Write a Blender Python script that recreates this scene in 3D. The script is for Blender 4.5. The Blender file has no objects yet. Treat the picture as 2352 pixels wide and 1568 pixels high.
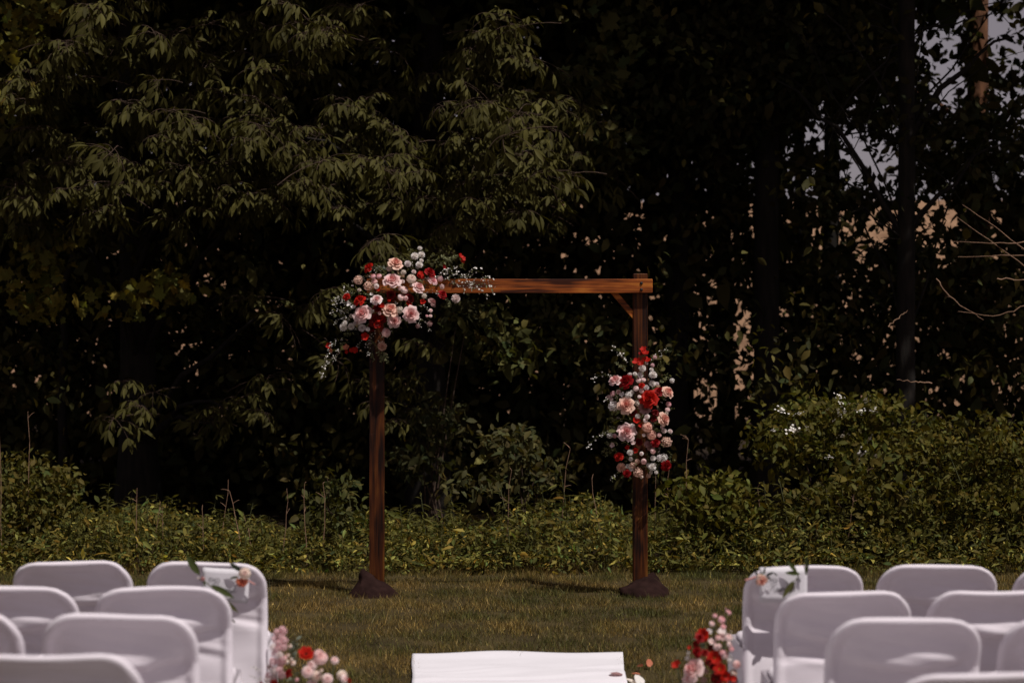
import bpy, math, random
import numpy as np
from mathutils import Vector, Matrix, Quaternion

R = random.Random(7)
rng = np.random.default_rng(11)
PI = math.pi
scene = bpy.context.scene
C = scene.collection

# ------------------------------------------------------------------ camera, sky, sun, exposure
LENS = 70.0
FPX = LENS / 36.0 * 2352.0            # focal length in pixels of a 2352 px wide picture
HORIZON = 820.0
CAM_H = 1.5
D_ARCH = 12.6
cam_d = bpy.data.cameras.new('camera')
cam_d.lens = LENS; cam_d.sensor_width = 36.0
cam_d.shift_y = (HORIZON - 784.0) / 2352.0
cam_d.clip_start = 0.1; cam_d.clip_end = 2000.0
cam_d.dof.use_dof = True; cam_d.dof.focus_distance = D_ARCH - 0.1; cam_d.dof.aperture_fstop = 2.5
cam = bpy.data.objects.new('camera', cam_d); C.objects.link(cam)
cam.location = (0, 0, CAM_H); cam.rotation_euler = (PI / 2, 0, 0)
scene.camera = cam

SUN_EL = math.radians(61.0)
SUN_OFF = math.radians(46.0)          # the sun stands to the right, turned this far towards the camera side
to_sun = Vector((math.cos(SUN_EL) * math.cos(SUN_OFF), -math.cos(SUN_EL) * math.sin(SUN_OFF), math.sin(SUN_EL)))
world = bpy.data.worlds.new('World'); scene.world = world; world.use_nodes = True
wn = world.node_tree.nodes; wl = world.node_tree.links
sky = wn.new('ShaderNodeTexSky'); sky.sky_type = 'NISHITA'; sky.sun_disc = False
sky.sun_elevation = SUN_EL; sky.sun_rotation = math.atan2(to_sun.x, to_sun.y)
sky.air_density = 1.0; sky.dust_density = 0.6; sky.ozone_density = 1.0
hs = wn.new('ShaderNodeHueSaturation'); hs.inputs['Saturation'].default_value = 0.22
tint = wn.new('ShaderNodeMix'); tint.data_type = 'RGBA'; tint.blend_type = 'MULTIPLY'; tint.inputs[0].default_value = 1.0
tint.inputs[7].default_value = (1.0, 0.85, 0.90, 1)
wl.new(sky.outputs[0], hs.inputs['Color']); wl.new(hs.outputs[0], tint.inputs[6])
wl.new(tint.outputs[2], wn['Background'].inputs['Color'])
wn['Background'].inputs['Strength'].default_value = 0.056
sun_d = bpy.data.lights.new('sun', 'SUN'); sun_d.energy = 4.6; sun_d.angle = math.radians(0.55); sun_d.color = (1.0, 0.95, 0.9)
sun = bpy.data.objects.new('sun', sun_d); C.objects.link(sun)
sun.rotation_euler = to_sun.to_track_quat('Z', 'Y').to_euler(); sun.location = to_sun * 40
scene.view_settings.view_transform = 'Standard'
scene.view_settings.look = 'None'
scene.view_settings.exposure = -0.34
scene.view_settings.gamma = 1.0
scene.view_settings.use_curve_mapping = False
scene.cycles.use_denoising = True
scene.cycles.max_bounces = 8
scene.cycles.transparent_max_bounces = 8

# ------------------------------------------------------------------ helpers
def smooth01(t):
    t = np.clip(t, 0, 1); return t * t * (3 - 2 * t)
def gz(x, y):                                       # height of the ground
    return -0.07 * (1 - smooth01((np.asarray(y, float) - 8.2) / 3.3))
def P(px, py, d):                                   # photo pixel (2352 px wide) and distance -> point
    return Vector(((px - 1176.0) * d / FPX, d, CAM_H - (py - HORIZON) * d / FPX))
def pz1(zx, zy): return ((760 + zx / 4.356) * 0.9408, (580 + zy / 4.356) * 0.9408)
def pz2(zx, zy): return ((1420 + zx / 2.6133) * 0.9408, (640 + zy / 2.6133) * 0.9408)

def mesh_np(name, V, F, mats=(), midx=None, col=None, smooth=True):
    """V (n,3); F (m,k) with k 3 or 4, or a list of such arrays"""
    Fs = F if isinstance(F, list) else [F]
    Fs = [np.asarray(f, np.int32) for f in Fs if len(f)]
    me = bpy.data.meshes.new(name)
    V = np.asarray(V, np.float32)
    me.vertices.add(len(V)); me.vertices.foreach_set('co', V.ravel())
    nl = sum(f.size for f in Fs); npoly = sum(len(f) for f in Fs)
    me.loops.add(nl); me.loops.foreach_set('vertex_index', np.concatenate([f.ravel() for f in Fs]))
    me.polygons.add(npoly)
    tot = np.concatenate([np.full(len(f), f.shape[1], np.int32) for f in Fs])
    st = np.concatenate([[0], np.cumsum(tot)[:-1]]).astype(np.int32)
    me.polygons.foreach_set('loop_start', st)
    me.polygons.foreach_set('use_smooth', np.full(npoly, smooth))
    for m in mats: me.materials.append(m)
    if midx is not None: me.polygons.foreach_set('material_index', np.asarray(midx, np.int32))
    if col is not None:
        a = me.attributes.new('col', 'FLOAT_COLOR', 'POINT')
        c = np.ones((len(V), 4), np.float32); c[:, :3] = col
        a.data.foreach_set('color', c.ravel())
    me.update(calc_edges=True)
    return me

class Geo:
    """collects pieces (verts, faces, material index, colour) into one mesh"""
    def __init__(s): s.V = []; s.T = []; s.Q = []; s.mt = []; s.mq = []; s.c = []; s.n = 0
    def add(s, V, F, m=0, col=(1, 1, 1)):
        V = np.asarray(V, float); F = np.asarray(F, int)
        if not len(F): return
        s.V.append(V); s.c.append(np.broadcast_to(np.asarray(col, float), (len(V), 3)))
        (s.T if F.shape[1] == 3 else s.Q).append(F + s.n)
        (s.mt if F.shape[1] == 3 else s.mq).append(np.full(len(F), m))
        s.n += len(V)
    def mesh(s, name, mats, smooth=True):
        F = []; mi = []
        if s.T: F.append(np.concatenate(s.T)); mi += s.mt
        if s.Q: F.append(np.concatenate(s.Q)); mi += s.mq
        return mesh_np(name, np.concatenate(s.V), F, mats, np.concatenate(mi), np.concatenate(s.c), smooth)

def link(name, data, parent=None, loc=(0, 0, 0), rot=None, scale=None, color=None):
    o = bpy.data.objects.new(name, data); C.objects.link(o)
    if parent is not None: o.parent = parent
    o.location = loc
    if rot is not None:
        if isinstance(rot, Quaternion): o.rotation_mode = 'QUATERNION'; o.rotation_quaternion = rot
        else: o.rotation_euler = rot
    if scale is not None: o.scale = (scale,) * 3 if not hasattr(scale, '__len__') else scale
    if color is not None: o.color = (*color, 1)
    return o
def tag(o, label=None, cat=None, group=None, kind=None):
    if label: o['label'] = label
    if cat: o['category'] = cat
    if group: o['group'] = group
    if kind: o['kind'] = kind
    return o
def empty(name, loc, label, cat, group=None, rz=0.0):
    o = bpy.data.objects.new(name, None); C.objects.link(o); o.location = loc; o.rotation_euler = (0, 0, rz)
    o.empty_display_size = 0.1
    return tag(o, label, cat, group)

def box(x0, x1, y0, y1, z0, z1, b=0.003):
    """box with chamfered edges (24 verts)"""
    c = np.array([(x0 + x1) / 2, (y0 + y1) / 2, (z0 + z1) / 2]); h = np.array([x1 - x0, y1 - y0, z1 - z0]) / 2
    V = []; idx = {}
    for sx in (-1, 1):
        for sy in (-1, 1):
            for sz in (-1, 1):
                for a in range(3):
                    p = np.array([sx, sy, sz]) * h
                    for k in range(3):
                        if k != a: p[k] -= (sx, sy, sz)[k] * b
                    idx[(sx, sy, sz, a)] = len(V); V.append(c + p)
    Q = []; T = []
    for a in range(3):
        u, v = [k for k in range(3) if k != a]
        for s in (-1, 1):
            q = []
            for su, sv in ((-1, -1), (1, -1), (1, 1), (-1, 1)):
                k = [0, 0, 0]; k[a] = s; k[u] = su; k[v] = sv; q.append(idx[(*k, a)])
            Q.append(q if (s > 0) == (a != 1) else q[::-1])
    for a in range(3):                                # edges parallel to axis a
        u, v = [k for k in range(3) if k != a]
        for su in (-1, 1):
            for sv in (-1, 1):
                k0 = [0, 0, 0]; k0[u] = su; k0[v] = sv; k0[a] = -1; k1 = list(k0); k1[a] = 1
                q = [idx[(*k0, u)], idx[(*k1, u)], idx[(*k1, v)], idx[(*k0, v)]]
                Q.append(q)
    for sx in (-1, 1):
        for sy in (-1, 1):
            for sz in (-1, 1): T.append([idx[(sx, sy, sz, a)] for a in range(3)])
    return np.array(V), np.array(Q), np.array(T)
def fix_normals(me):
    import bmesh
    bm = bmesh.new(); bm.from_mesh(me); bmesh.ops.recalc_face_normals(bm, faces=bm.faces); bm.to_mesh(me); bm.free()
    return me
def box_mesh(name, mat, *a, b=0.003):
    V, Q, T = box(*a, b=b)
    return fix_normals(mesh_np(name, V, [Q, T], (mat,), None, None, False))

def tube(pts, rad, n=6):
    pts = np.asarray(pts, float); m = len(pts)
    rad = np.broadcast_to(np.asarray(rad, float), (m,))
    t = np.gradient(pts, axis=0); t /= np.linalg.norm(t, axis=1)[:, None] + 1e-9
    ref = np.array([0.31, 0.95, 0.05]) if abs(t[:, 2]).mean() > 0.6 else np.array([0.1, 0.15, 1.0])
    u = np.cross(t, ref); u /= np.linalg.norm(u, axis=1)[:, None] + 1e-9
    v = np.cross(t, u)
    a = np.arange(n) * 2 * PI / n
    V = pts[:, None] + rad[:, None, None] * (np.cos(a)[None, :, None] * u[:, None] + np.sin(a)[None, :, None] * v[:, None])
    F = [[i * n + j, i * n + (j + 1) % n, (i + 1) * n + (j + 1) % n, (i + 1) * n + j] for i in range(m - 1) for j in range(n)]
    return V.reshape(-1, 3), np.array(F)
def arc(p0, p1, sag, k=6):
    p0 = np.asarray(p0, float); p1 = np.asarray(p1, float)
    t = np.linspace(0, 1, k)[:, None]
    return p0 + (p1 - p0) * t + np.array([0, 0, 1.0]) * sag * 4 * t * (1 - t)
def norm(v): return v / (np.linalg.norm(v, axis=-1, keepdims=True) + 1e-9)
def frames(x, up):
    """rows: local x along x, local z near up"""
    x = norm(x); y = norm(np.cross(up, x)); z = np.cross(x, y)
    return np.stack([x, y, z], axis=-1)               # (N,3,3) columns are the axes
def scatter(tv, tf, pos, M, size, col):
    """copies of template (tv,tf) -> V, F, col"""
    N = len(pos); n = len(tv)
    size = np.asarray(size, float)
    if size.ndim == 1: size = np.repeat(size[:, None], 3, 1)
    V = np.einsum('nij,nkj->nki', M, tv[None] * size[:, None, :]) + pos[:, None]
    F = tf[None] + (np.arange(N) * n)[:, None, None]
    return V.reshape(-1, 3), F.reshape(-1, tf.shape[1]), np.repeat(col, n, 0)
def fbm(x, y, seed=0, f=1.0, oct=3):
    r = np.random.default_rng(seed); s = 0; a = 1.0
    for k in range(oct):
        for j in range(3):
            th = r.uniform(0, 2 * PI); ph = r.uniform(0, 2 * PI); ff = f * r.uniform(0.7, 1.4)
            s = s + a * np.sin(ff * (np.cos(th) * x + np.sin(th) * y) + ph)
        f *= 2.1; a *= 0.55
    return s / 5.0

# leaf templates: x along the leaf, z up
def leaf_strip(ws, droop=0.2, fold=0.1):
    k = len(ws); t = np.linspace(0, 1, k); V = []
    for i in range(k):
        z = -droop * t[i] ** 2
        V += [(t[i], ws[i], z + fold * ws[i]), (t[i], 0, z), (t[i], -ws[i], z + fold * ws[i])]
    F = [[3 * i + j, 3 * i + 3 + j, 3 * i + 4 + j, 3 * i + 1 + j] for i in range(k - 1) for j in (0, 1)]
    return np.array(V, float), np.array(F)
LEAFLET = leaf_strip([0.015, 0.085, 0.135, 0.14, 0.095, 0.004], 0.24, 0.35)
OVAL = leaf_strip([0.02, 0.25, 0.22, 0.01], 0.18, 0.3)
LANCE2 = leaf_strip([0.02, 0.15, 0.13, 0.01], 0.3, 0.35)
LANCE = leaf_strip([0.02, 0.085, 0.075, 0.005], 0.35, 0.3)
DIAMOND = (np.array([(0, 0, 0), (.45, .28, .06), (1, 0, -.12), (.45, -.28, .06)], float), np.array([[0, 2, 1], [0, 3, 2]]))
OVALLO = (np.array([(0, 0, 0), (.35, .25, .07), (.35, -.25, .07), (.72, .20, -.02), (.72, -.20, -.02), (1, 0, -.16)], float), np.array([[0, 2, 1], [1, 2, 4], [1, 4, 3], [3, 4, 5]]))
_a = [(-.02, 0), (.10, .30), (.30, .22), (.42, .52), (.60, .30), (.72, .34), (.70, .14), (1, 0), (.70, -.14), (.72, -.34), (.60, -.30), (.42, -.52), (.30, -.22), (.10, -.30)]
MAPLE = (np.array([(.38, 0, 0.05)] + [(x, y, -.12 * abs(y) - .1 * x * x) for x, y in _a], float),
         np.array([[0, 1 + (i + 1) % len(_a), 1 + i] for i in range(len(_a))]))
def jitter_col(base, n, v=0.25, hue=0.12):
    b = np.asarray(base, float)[None]
    k = np.exp(rng.normal(0, v, (n, 1)))
    h = rng.normal(0, hue, (n, 1))
    return np.clip(b * k * np.concatenate([1 + h, np.ones((n, 1)), 1 - h * .5], 1), 0.002, 0.9)

# ------------------------------------------------------------------ materials
def new_mat(name):
    m = bpy.data.materials.new(name); m.use_nodes = True
    return m, m.node_tree.nodes, m.node_tree.links, m.node_tree.nodes['Principled BSDF']
def leaf_mat(name, rough=0.5, trans=0.25, spec=0.35, tcol=(1.15, 1.1, 0.45)):
    m, n, l, p = new_mat(name)
    a = n.new('ShaderNodeAttribute'); a.attribute_name = 'col'
    p.inputs['Roughness'].default_value = rough; p.inputs['Specular IOR Level'].default_value = spec
    l.new(a.outputs['Color'], p.inputs['Base Color'])
    t = n.new('ShaderNodeBsdfTranslucent'); mx = n.new('ShaderNodeMix'); mx.data_type = 'RGBA'; mx.blend_type = 'MULTIPLY'; mx.inputs[0].default_value = 1
    mx.inputs[7].default_value = (*tcol, 1); l.new(a.outputs['Color'], mx.inputs[6]); l.new(mx.outputs[2], t.inputs['Color'])
    s = n.new('ShaderNodeMixShader'); s.inputs[0].default_value = trans
    l.new(p.outputs[0], s.inputs[1]); l.new(t.outputs[0], s.inputs[2]); l.new(s.outputs[0], n['Material Output'].inputs['Surface'])
    return m
M_LEAF = leaf_mat('leaf', 0.6, 0.28, 0.10)
M_HICK = leaf_mat('hickory_leaf', 0.62, 0.18, 0.07)
M_GRASS = leaf_mat('grass_blade', 0.55, 0.25, 0.25, (1.1, 1.0, 0.5))
def petal_mat():
    m, n, l, p = new_mat('petal')
    oi = n.new('ShaderNodeObjectInfo'); a = n.new('ShaderNodeAttribute'); a.attribute_name = 'col'
    mx = n.new('ShaderNodeMix'); mx.data_type = 'RGBA'; mx.blend_type = 'MULTIPLY'; mx.inputs[0].default_value = 1
    l.new(oi.outputs['Color'], mx.inputs[6]); l.new(a.outputs['Color'], mx.inputs[7])
    p.inputs['Roughness'].default_value = 0.6; p.inputs['Specular IOR Level'].default_value = 0.2
    l.new(mx.outputs[2], p.inputs['Base Color'])
    t = n.new('ShaderNodeBsdfTranslucent'); l.new(mx.outputs[2], t.inputs['Color'])
    s = n.new('ShaderNodeMixShader'); s.inputs[0].default_value = 0.28
    l.new(p.outputs[0], s.inputs[1]); l.new(t.outputs[0], s.inputs[2]); l.new(s.outputs[0], n['Material Output'].inputs['Surface'])
    return m
M_PETAL = petal_mat()
def noise_mat(name, c0, c1, scale=8.0, rough=0.8, bump=0.0, bscale=40.0, stretch=(1, 1, 1), spec=0.3, detail=6.0, pos=(0.3, 0.7), coords='Object'):
    m, n, l, p = new_mat(name)
    tc = n.new('ShaderNodeTexCoord'); mp = n.new('ShaderNodeMapping'); mp.inputs['Scale'].default_value = stretch
    l.new(tc.outputs[coords], mp.inputs[0])
    t = n.new('ShaderNodeTexNoise'); t.inputs['Scale'].default_value = scale; t.inputs['Detail'].default_value = detail
    l.new(mp.outputs[0], t.inputs['Vector'])
    r = n.new('ShaderNodeValToRGB'); r.color_ramp.elements[0].color = (*c0, 1); r.color_ramp.elements[1].color = (*c1, 1)
    r.color_ramp.elements[0].position, r.color_ramp.elements[1].position = pos
    l.new(t.outputs['Fac'], r.inputs[0]); l.new(r.outputs[0], p.inputs['Base Color'])
    p.inputs['Roughness'].default_value = rough; p.inputs['Specular IOR Level'].default_value = spec
    if bump:
        t2 = n.new('ShaderNodeTexNoise'); t2.inputs['Scale'].default_value = bscale; t2.inputs['Detail'].default_value = 5
        l.new(mp.outputs[0], t2.inputs['Vector'])
        b = n.new('ShaderNodeBump'); b.inputs['Strength'].default_value = bump; b.inputs['Distance'].default_value = 0.01
        l.new(t2.outputs['Fac'], b.inputs['Height']); l.new(b.outputs[0], p.inputs['Normal'])
    return m
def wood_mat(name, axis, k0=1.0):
    m, n, l, p = new_mat(name)
    tc = n.new('ShaderNodeTexCoord'); mp = n.new('ShaderNodeMapping')
    sc = [9.0, 9.0, 9.0]; sc[axis] = 0.75; mp.inputs['Scale'].default_value = sc
    l.new(tc.outputs['Object'], mp.inputs[0])
    nz = n.new('ShaderNodeTexNoise'); nz.inputs['Scale'].default_value = 1.6; nz.inputs['Detail'].default_value = 3; l.new(mp.outputs[0], nz.inputs['Vector'])
    rings = n.new('ShaderNodeMath'); rings.operation = 'MULTIPLY'; rings.inputs[1].default_value = 26.0; l.new(nz.outputs['Fac'], rings.inputs[0])
    sn = n.new('ShaderNodeMath'); sn.operation = 'SINE'; l.new(rings.outputs[0], sn.inputs[0])
    mp2 = n.new('ShaderNodeMapping'); s2 = [90.0] * 3; s2[axis] = 3.0; mp2.inputs['Scale'].default_value = s2; l.new(tc.outputs['Object'], mp2.inputs[0])
    fn = n.new('ShaderNodeTexNoise'); fn.inputs['Scale'].default_value = 1.0; fn.inputs['Detail'].default_value = 4; l.new(mp2.outputs[0], fn.inputs['Vector'])
    lg = n.new('ShaderNodeTexNoise'); lg.inputs['Scale'].default_value = 3.5; lg.inputs['Detail'].default_value = 2; l.new(tc.outputs['Object'], lg.inputs['Vector'])
    def mad(a, k, b):
        q = n.new('ShaderNodeMath'); q.operation = 'MULTIPLY_ADD'; l.new(a, q.inputs[0]); q.inputs[1].default_value = k
        if isinstance(b, float): q.inputs[2].default_value = b
        else: l.new(b, q.inputs[2])
        return q.outputs[0]
    v = mad(sn.outputs[0], 0.17, mad(fn.outputs['Fac'], 0.75, mad(lg.outputs['Fac'], 1.0, -0.49)))
    r = n.new('ShaderNodeValToRGB'); e = r.color_ramp.elements
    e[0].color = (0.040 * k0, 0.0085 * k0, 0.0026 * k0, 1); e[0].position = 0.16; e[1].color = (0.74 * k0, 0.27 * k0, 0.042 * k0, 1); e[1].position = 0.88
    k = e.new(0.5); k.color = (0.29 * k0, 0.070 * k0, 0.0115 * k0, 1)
    l.new(v, r.inputs[0]); l.new(r.outputs[0], p.inputs['Base Color'])
    p.inputs['Roughness'].default_value = 0.55; p.inputs['Specular IOR Level'].default_value = 0.2
    b = n.new('ShaderNodeBump'); b.inputs['Strength'].default_value = 0.35; b.inputs['Distance'].default_value = 0.003
    l.new(fn.outputs['Fac'], b.inputs['Height']); l.new(b.outputs[0], p.inputs['Normal'])
    return m
M_WOOD_X = wood_mat('stained_wood_beam', 0); M_WOOD_Z = wood_mat('stained_wood_post_shaded', 2, 0.22)  # post stain darker than the beam's, with the flowers' shade put into its colour
M_BARK = noise_mat('bark', (0.007, 0.0055, 0.0042), (0.022, 0.016, 0.012), 9, 0.95, 0.8, 14, (3, 3, 0.6))
M_PINE = noise_mat('pine_bark', (0.05, 0.022, 0.012), (0.27, 0.12, 0.06), 7, 0.95, 0.8, 12, (2.5, 2.5, 0.8))
M_TWIG = noise_mat('twig', (0.035, 0.021, 0.014), (0.09, 0.055, 0.037), 30, 0.9)
M_DRY = noise_mat('dry_stalk', (0.20, 0.11, 0.07), (0.36, 0.22, 0.14), 20, 0.9)
M_STEM = noise_mat('green_stem', (0.05, 0.055, 0.02), (0.10, 0.10, 0.035), 30, 0.7)
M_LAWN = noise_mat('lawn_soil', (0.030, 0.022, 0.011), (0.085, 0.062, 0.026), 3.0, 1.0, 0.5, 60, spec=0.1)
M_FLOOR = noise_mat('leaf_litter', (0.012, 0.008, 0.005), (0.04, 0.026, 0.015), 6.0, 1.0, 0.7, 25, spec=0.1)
M_FIELD = noise_mat('dry_field', (0.17, 0.098, 0.058), (0.34, 0.205, 0.125), 1.1, 1.0, 0.8, 3.0, (1, 0.3, 1), spec=0.05)
M_FABRIC = noise_mat('white_stretch_cover', (0.75, 0.685, 0.74), (0.81, 0.745, 0.80), 5.0, 0.75, 0.05, 700, spec=0.25)
M_RUNNER = noise_mat('white_runner_cloth', (0.71, 0.68, 0.72), (0.76, 0.73, 0.77), 3.0, 0.8, 0.12, 90, spec=0.2)
M_BAG = noise_mat('brown_bag_cloth', (0.013, 0.0062, 0.0056), (0.029, 0.0140, 0.0120), 14.0, 0.9, 0.6, 26, spec=0.05)
M_CARD = noise_mat('white_card', (0.72, 0.69, 0.73), (0.76, 0.73, 0.77), 4.0, 0.7)
M_INK = noise_mat('grey_ink', (0.05, 0.045, 0.05), (0.08, 0.07, 0.08), 20, 0.7)
M_BOLT = noise_mat('black_bolt', (0.008, 0.008, 0.009), (0.018, 0.016, 0.016), 30, 0.45)
M_CENTRE = noise_mat('flower_centre', (0.55, 0.20, 0.02), (0.75, 0.36, 0.05), 60, 0.7)
M_DARKCENTRE = noise_mat('dark_flower_centre', (0.012, 0.008, 0.01), (0.03, 0.018, 0.02), 60, 0.7)
M_WHITEPETAL = noise_mat('white_blossom', (0.74, 0.69, 0.62), (0.88, 0.83, 0.76), 60, 0.6)
M_TAN = noise_mat('pale_wood_end', (0.42, 0.23, 0.12), (0.55, 0.32, 0.18), 30, 0.8)

# ------------------------------------------------------------------ ground
def sheet(name, xs, ys, zf, mat, kind='structure', label=None):
    X, Y = np.meshgrid(xs, ys); Z = zf(X, Y)
    V = np.stack([X, Y, Z], -1).reshape(-1, 3); w = len(xs)
    i, j = np.meshgrid(np.arange(w - 1), np.arange(len(ys) - 1)); b = (j * w + i).ravel()
    F = np.stack([b, b + 1, b + w + 1, b + w], 1)
    o = link(name, mesh_np(name, V, F, (mat,))); tag(o, kind=kind, label=label); return o
far = np.array([-260, -150, -80, -40, -20, -12])
xs = np.concatenate([far, np.linspace(-8, 8, 65), -far[::-1]])
sheet('lawn_ground', xs, np.concatenate([[-80, -40, -15, -5, 0], np.linspace(2, 14.6, 64)]),
      lambda X, Y: gz(X, Y) + 0.006 * fbm(X, Y, 3, 2.0), M_LAWN)
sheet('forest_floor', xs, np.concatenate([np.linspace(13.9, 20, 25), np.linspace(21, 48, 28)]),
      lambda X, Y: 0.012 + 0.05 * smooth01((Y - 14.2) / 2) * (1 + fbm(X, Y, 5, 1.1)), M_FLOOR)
sheet('hillside_field', np.linspace(-260, 260, 90), np.concatenate([np.linspace(46, 160, 60), np.linspace(170, 420, 10)]),
      lambda X, Y: 0.05 + 11.8 * smooth01((Y - 52) / 85) + 0.35 * fbm(X, Y, 8, 0.09) * smooth01((Y - 46) / 30), M_FIELD)

def grass():
    n = 730000
    x = rng.uniform(-6, 6, n); y = rng.uniform(8.6, 14.25, n)
    n2 = 60000
    x = np.concatenate([x, rng.uniform(-5, 5, n2)]); y = np.concatenate([y, rng.uniform(3.5, 8.6, n2)])
    keep = ~((np.abs(x - 0.036) < 0.50) & (y < 10.06))
    clump = fbm(x, y, 21, 9.0, 3)
    keep &= rng.random(len(x)) < 0.66 + 0.7 * clump
    x = x[keep]; y = y[keep]; n = len(x)
    clump = fbm(x, y, 21, 9.0, 3); dry = 0.8 * fbm(x, y, 31, 1.9, 3) + 0.9 * fbm(x, y, 33, 7.0, 3)
    h = np.exp(rng.normal(0, 0.30, n)) * (0.025 + 0.013 * clump)
    tall = rng.random(n) < .015; h[tall] *= rng.uniform(1.5, 2.6, tall.sum())
    h *= 1 + 0.9 * smooth01((y - 13.3) / 0.9)
    th = rng.uniform(0, 2 * PI, n); lean = np.abs(rng.normal(0, 0.6, n)) * h
    dx = np.cos(th); dy = np.sin(th); w = rng.uniform(0.0011, 0.0025, n)
    ph = rng.uniform(0, 2 * PI, n); wx = np.cos(ph) * w; wy = np.sin(ph) * w; z0 = gz(x, y) - 0.004
    V = np.zeros((n, 3, 3))
    V[:, 0] = np.stack([x - wx, y - wy, z0], 1); V[:, 1] = np.stack([x + wx, y + wy, z0], 1)
    V[:, 2] = np.stack([x + dx * lean, y + dy * lean, z0 + h], 1)
    T = (np.arange(n) * 3)[:, None] + np.array([0, 1, 2])
    t = np.clip(0.37 + 0.75 * dry + rng.normal(0, 0.26, n), 0, 1)[:, None]
    green = np.array([0.074, 0.074, 0.018]); straw = np.array([0.255, 0.165, 0.050])
    col = (green * (1 - t) + straw * t) * np.exp(rng.normal(-.08, 0.58, (n, 1)))
    me = mesh_np('lawn_grass', V.reshape(-1, 3), T, (M_GRASS,), None, np.repeat(col, 3, 0))
    tag(link('lawn_grass', me), 'short brownish green mown grass of the lawn', 'grass', kind='stuff')
grass()

# ------------------------------------------------------------------ trees and undergrowth
GAPS = [  # (px, py, rx, ry, openness) where sky or the tan field shows through the wood
    (2290, 60, 75, 110, .75), (2150, 105, 45, 65, .75), (2175, 210, 60, 50, .7), (2010, 370, 75, 70, .9), (1900, 300, 60, 45, .5),
    (2030, 500, 60, 60, .75), (2150, 520, 60, 85, .8), (2230, 330, 90, 40, .45), (1960, 560, 90, 70, .35), (2330, 250, 60, 60, .5),
    (1640, 890, 75, 60, .42), (1560, 940, 40, 60, .4), (2160, 240, 280, 330, .28), (2280, 90, 110, 150, .35), (2130, 110, 80, 90, .4), (1950, 340, 150, 110, .35), (2050, 480, 120, 90, .2), (2240, 300, 160, 130, .25), (1850, 130, 120, 130, .2), (1730, 400, 40, 30, .5), (1720, 760, 60, 60, .3), (1320, 600, 70, 25, .35),
    (900, 540, 40, 22, .5), (480, 590, 60, 40, .3), (100, 660, 60, 50, .3), (980, 80, 40, 20, .3), (410, 455, 30, 20, .3), (1850, 420, 40, 30, .4), (1760, 620, 140, 120, .12)]
def keep_gaps(pos, scale=1.0):
    px = 1176 + pos[:, 0] * FPX / pos[:, 1]; py = HORIZON - (pos[:, 2] - CAM_H) * FPX / pos[:, 1]
    k = np.ones(len(pos), bool)
    for gx, gy, rx, ry, o in GAPS:
        d = ((px - gx) / rx) ** 2 + ((py - gy) / ry) ** 2
        k &= ~((d < 1) & (rng.random(len(pos)) < min(1, o * scale)))
    return k
def rand_dir(n, zb=0.0, zs=1.0):
    v = rng.normal(0, 1, (n, 3)); v[:, 2] = v[:, 2] * zs + zb
    return norm(v)

def hickory_spray(seed):
    r = np.random.default_rng(seed); g = Geo()
    V, F = tube(arc((0, 0.42, -0.06), (0, 0, 0), 0.03, 5), [0.0045, .004, .0032, .0028, .0024], 5); g.add(V, F, 1)
    lv, lf = LEAFLET
    n = 7 + int(r.integers(0, 3))
    for k in range(n):
        ph = -PI / 2 + (k - (n - 1) / 2) * (1.75 * PI / n) + r.normal(0, .15)
        el = r.uniform(0.0, 0.55); L = r.uniform(0.13, 0.22)
        d = np.array([math.cos(ph) * math.cos(el), math.sin(ph) * math.cos(el), math.sin(el)])
        o = np.array([0, r.uniform(0, .12), r.uniform(-.02, .02)])
        t = np.linspace(0, 1, 6)[:, None]
        rach = o + d * L * t + np.array([0, 0, -1]) * (0.10 * t ** 2) * L / 0.2
        V, F = tube(rach, [0.0022] * 5 + [0.0014], 4); g.add(V, F, 1)
        side = np.array([-math.sin(ph), math.cos(ph), 0])
        spots = [(1.0, 0, 1.15), (.92, 1, 1.0), (.92, -1, 1.0), (.6, 1, .82), (.6, -1, .82)]
        if r.random() < .4: spots += [(.32, 1, .6), (.32, -1, .6)]
        base = np.array([0.063, 0.056, 0.0155]) * math.exp(r.normal(0, .12))
        for tt, s, sz in spots:
            p = rach[min(5, int(round(tt * 5)))]
            dn = r.uniform(.55, 1.15)
            x = norm(d * (0.75 if s == 0 else .45) + side * s * .55 + np.array([0, 0, -dn]) + r.normal(0, .12, 3))
            up = norm(np.array([0, 0, 1.0]) + d * .9 + side * s * .3 + r.normal(0, .18, 3))
            M = frames(x[None], up[None])
            ln = sz * r.uniform(.098, .135)
            V, F, c = scatter(lv, lf, p[None], M, np.array([[ln, ln * r.uniform(.85, 1.15), ln]]), (base * math.exp(r.normal(0, .14)))[None])
            g.add(V, F, 0, c)
    return g.mesh('leafy_branch', (M_HICK, M_TWIG))
SPRAYS = [hickory_spray(100 + i) for i in range(6)]

def trunk_mesh(name, h, r0, r1, limbs=(), mat=None, wob=0.12, seed=0, n=12):
    r = np.random.default_rng(seed); g = Geo()
    k = 14; t = np.linspace(0, 1, k)
    ax = np.cumsum(r.normal(0, wob / k ** .5, (k, 2)), 0) * t[:, None]
    pts = np.column_stack([ax[:, 0], ax[:, 1], t * h - 0.05])
    rad = r1 + (r0 - r1) * (1 - t) ** 0.8; rad[0] *= 1.45; rad[1] *= 1.1
    V, F = tube(pts, rad, n); V += r.normal(0, r0 * .03, V.shape); g.add(V, F)
    for (z, tip, rr) in limbs:
        i = min(k - 2, max(1, int(z / h * (k - 1)))); p = pts[i]
        path = arc(p, tip, 0.12 * np.linalg.norm(np.asarray(tip) - p), 7); path[1:-1] += r.normal(0, .03, (5, 3))
        V, F = tube(path, np.linspace(rr, rr * .25, 7), 6); g.add(V, F)
    return g.mesh(name, (mat or M_BARK,))

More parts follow.
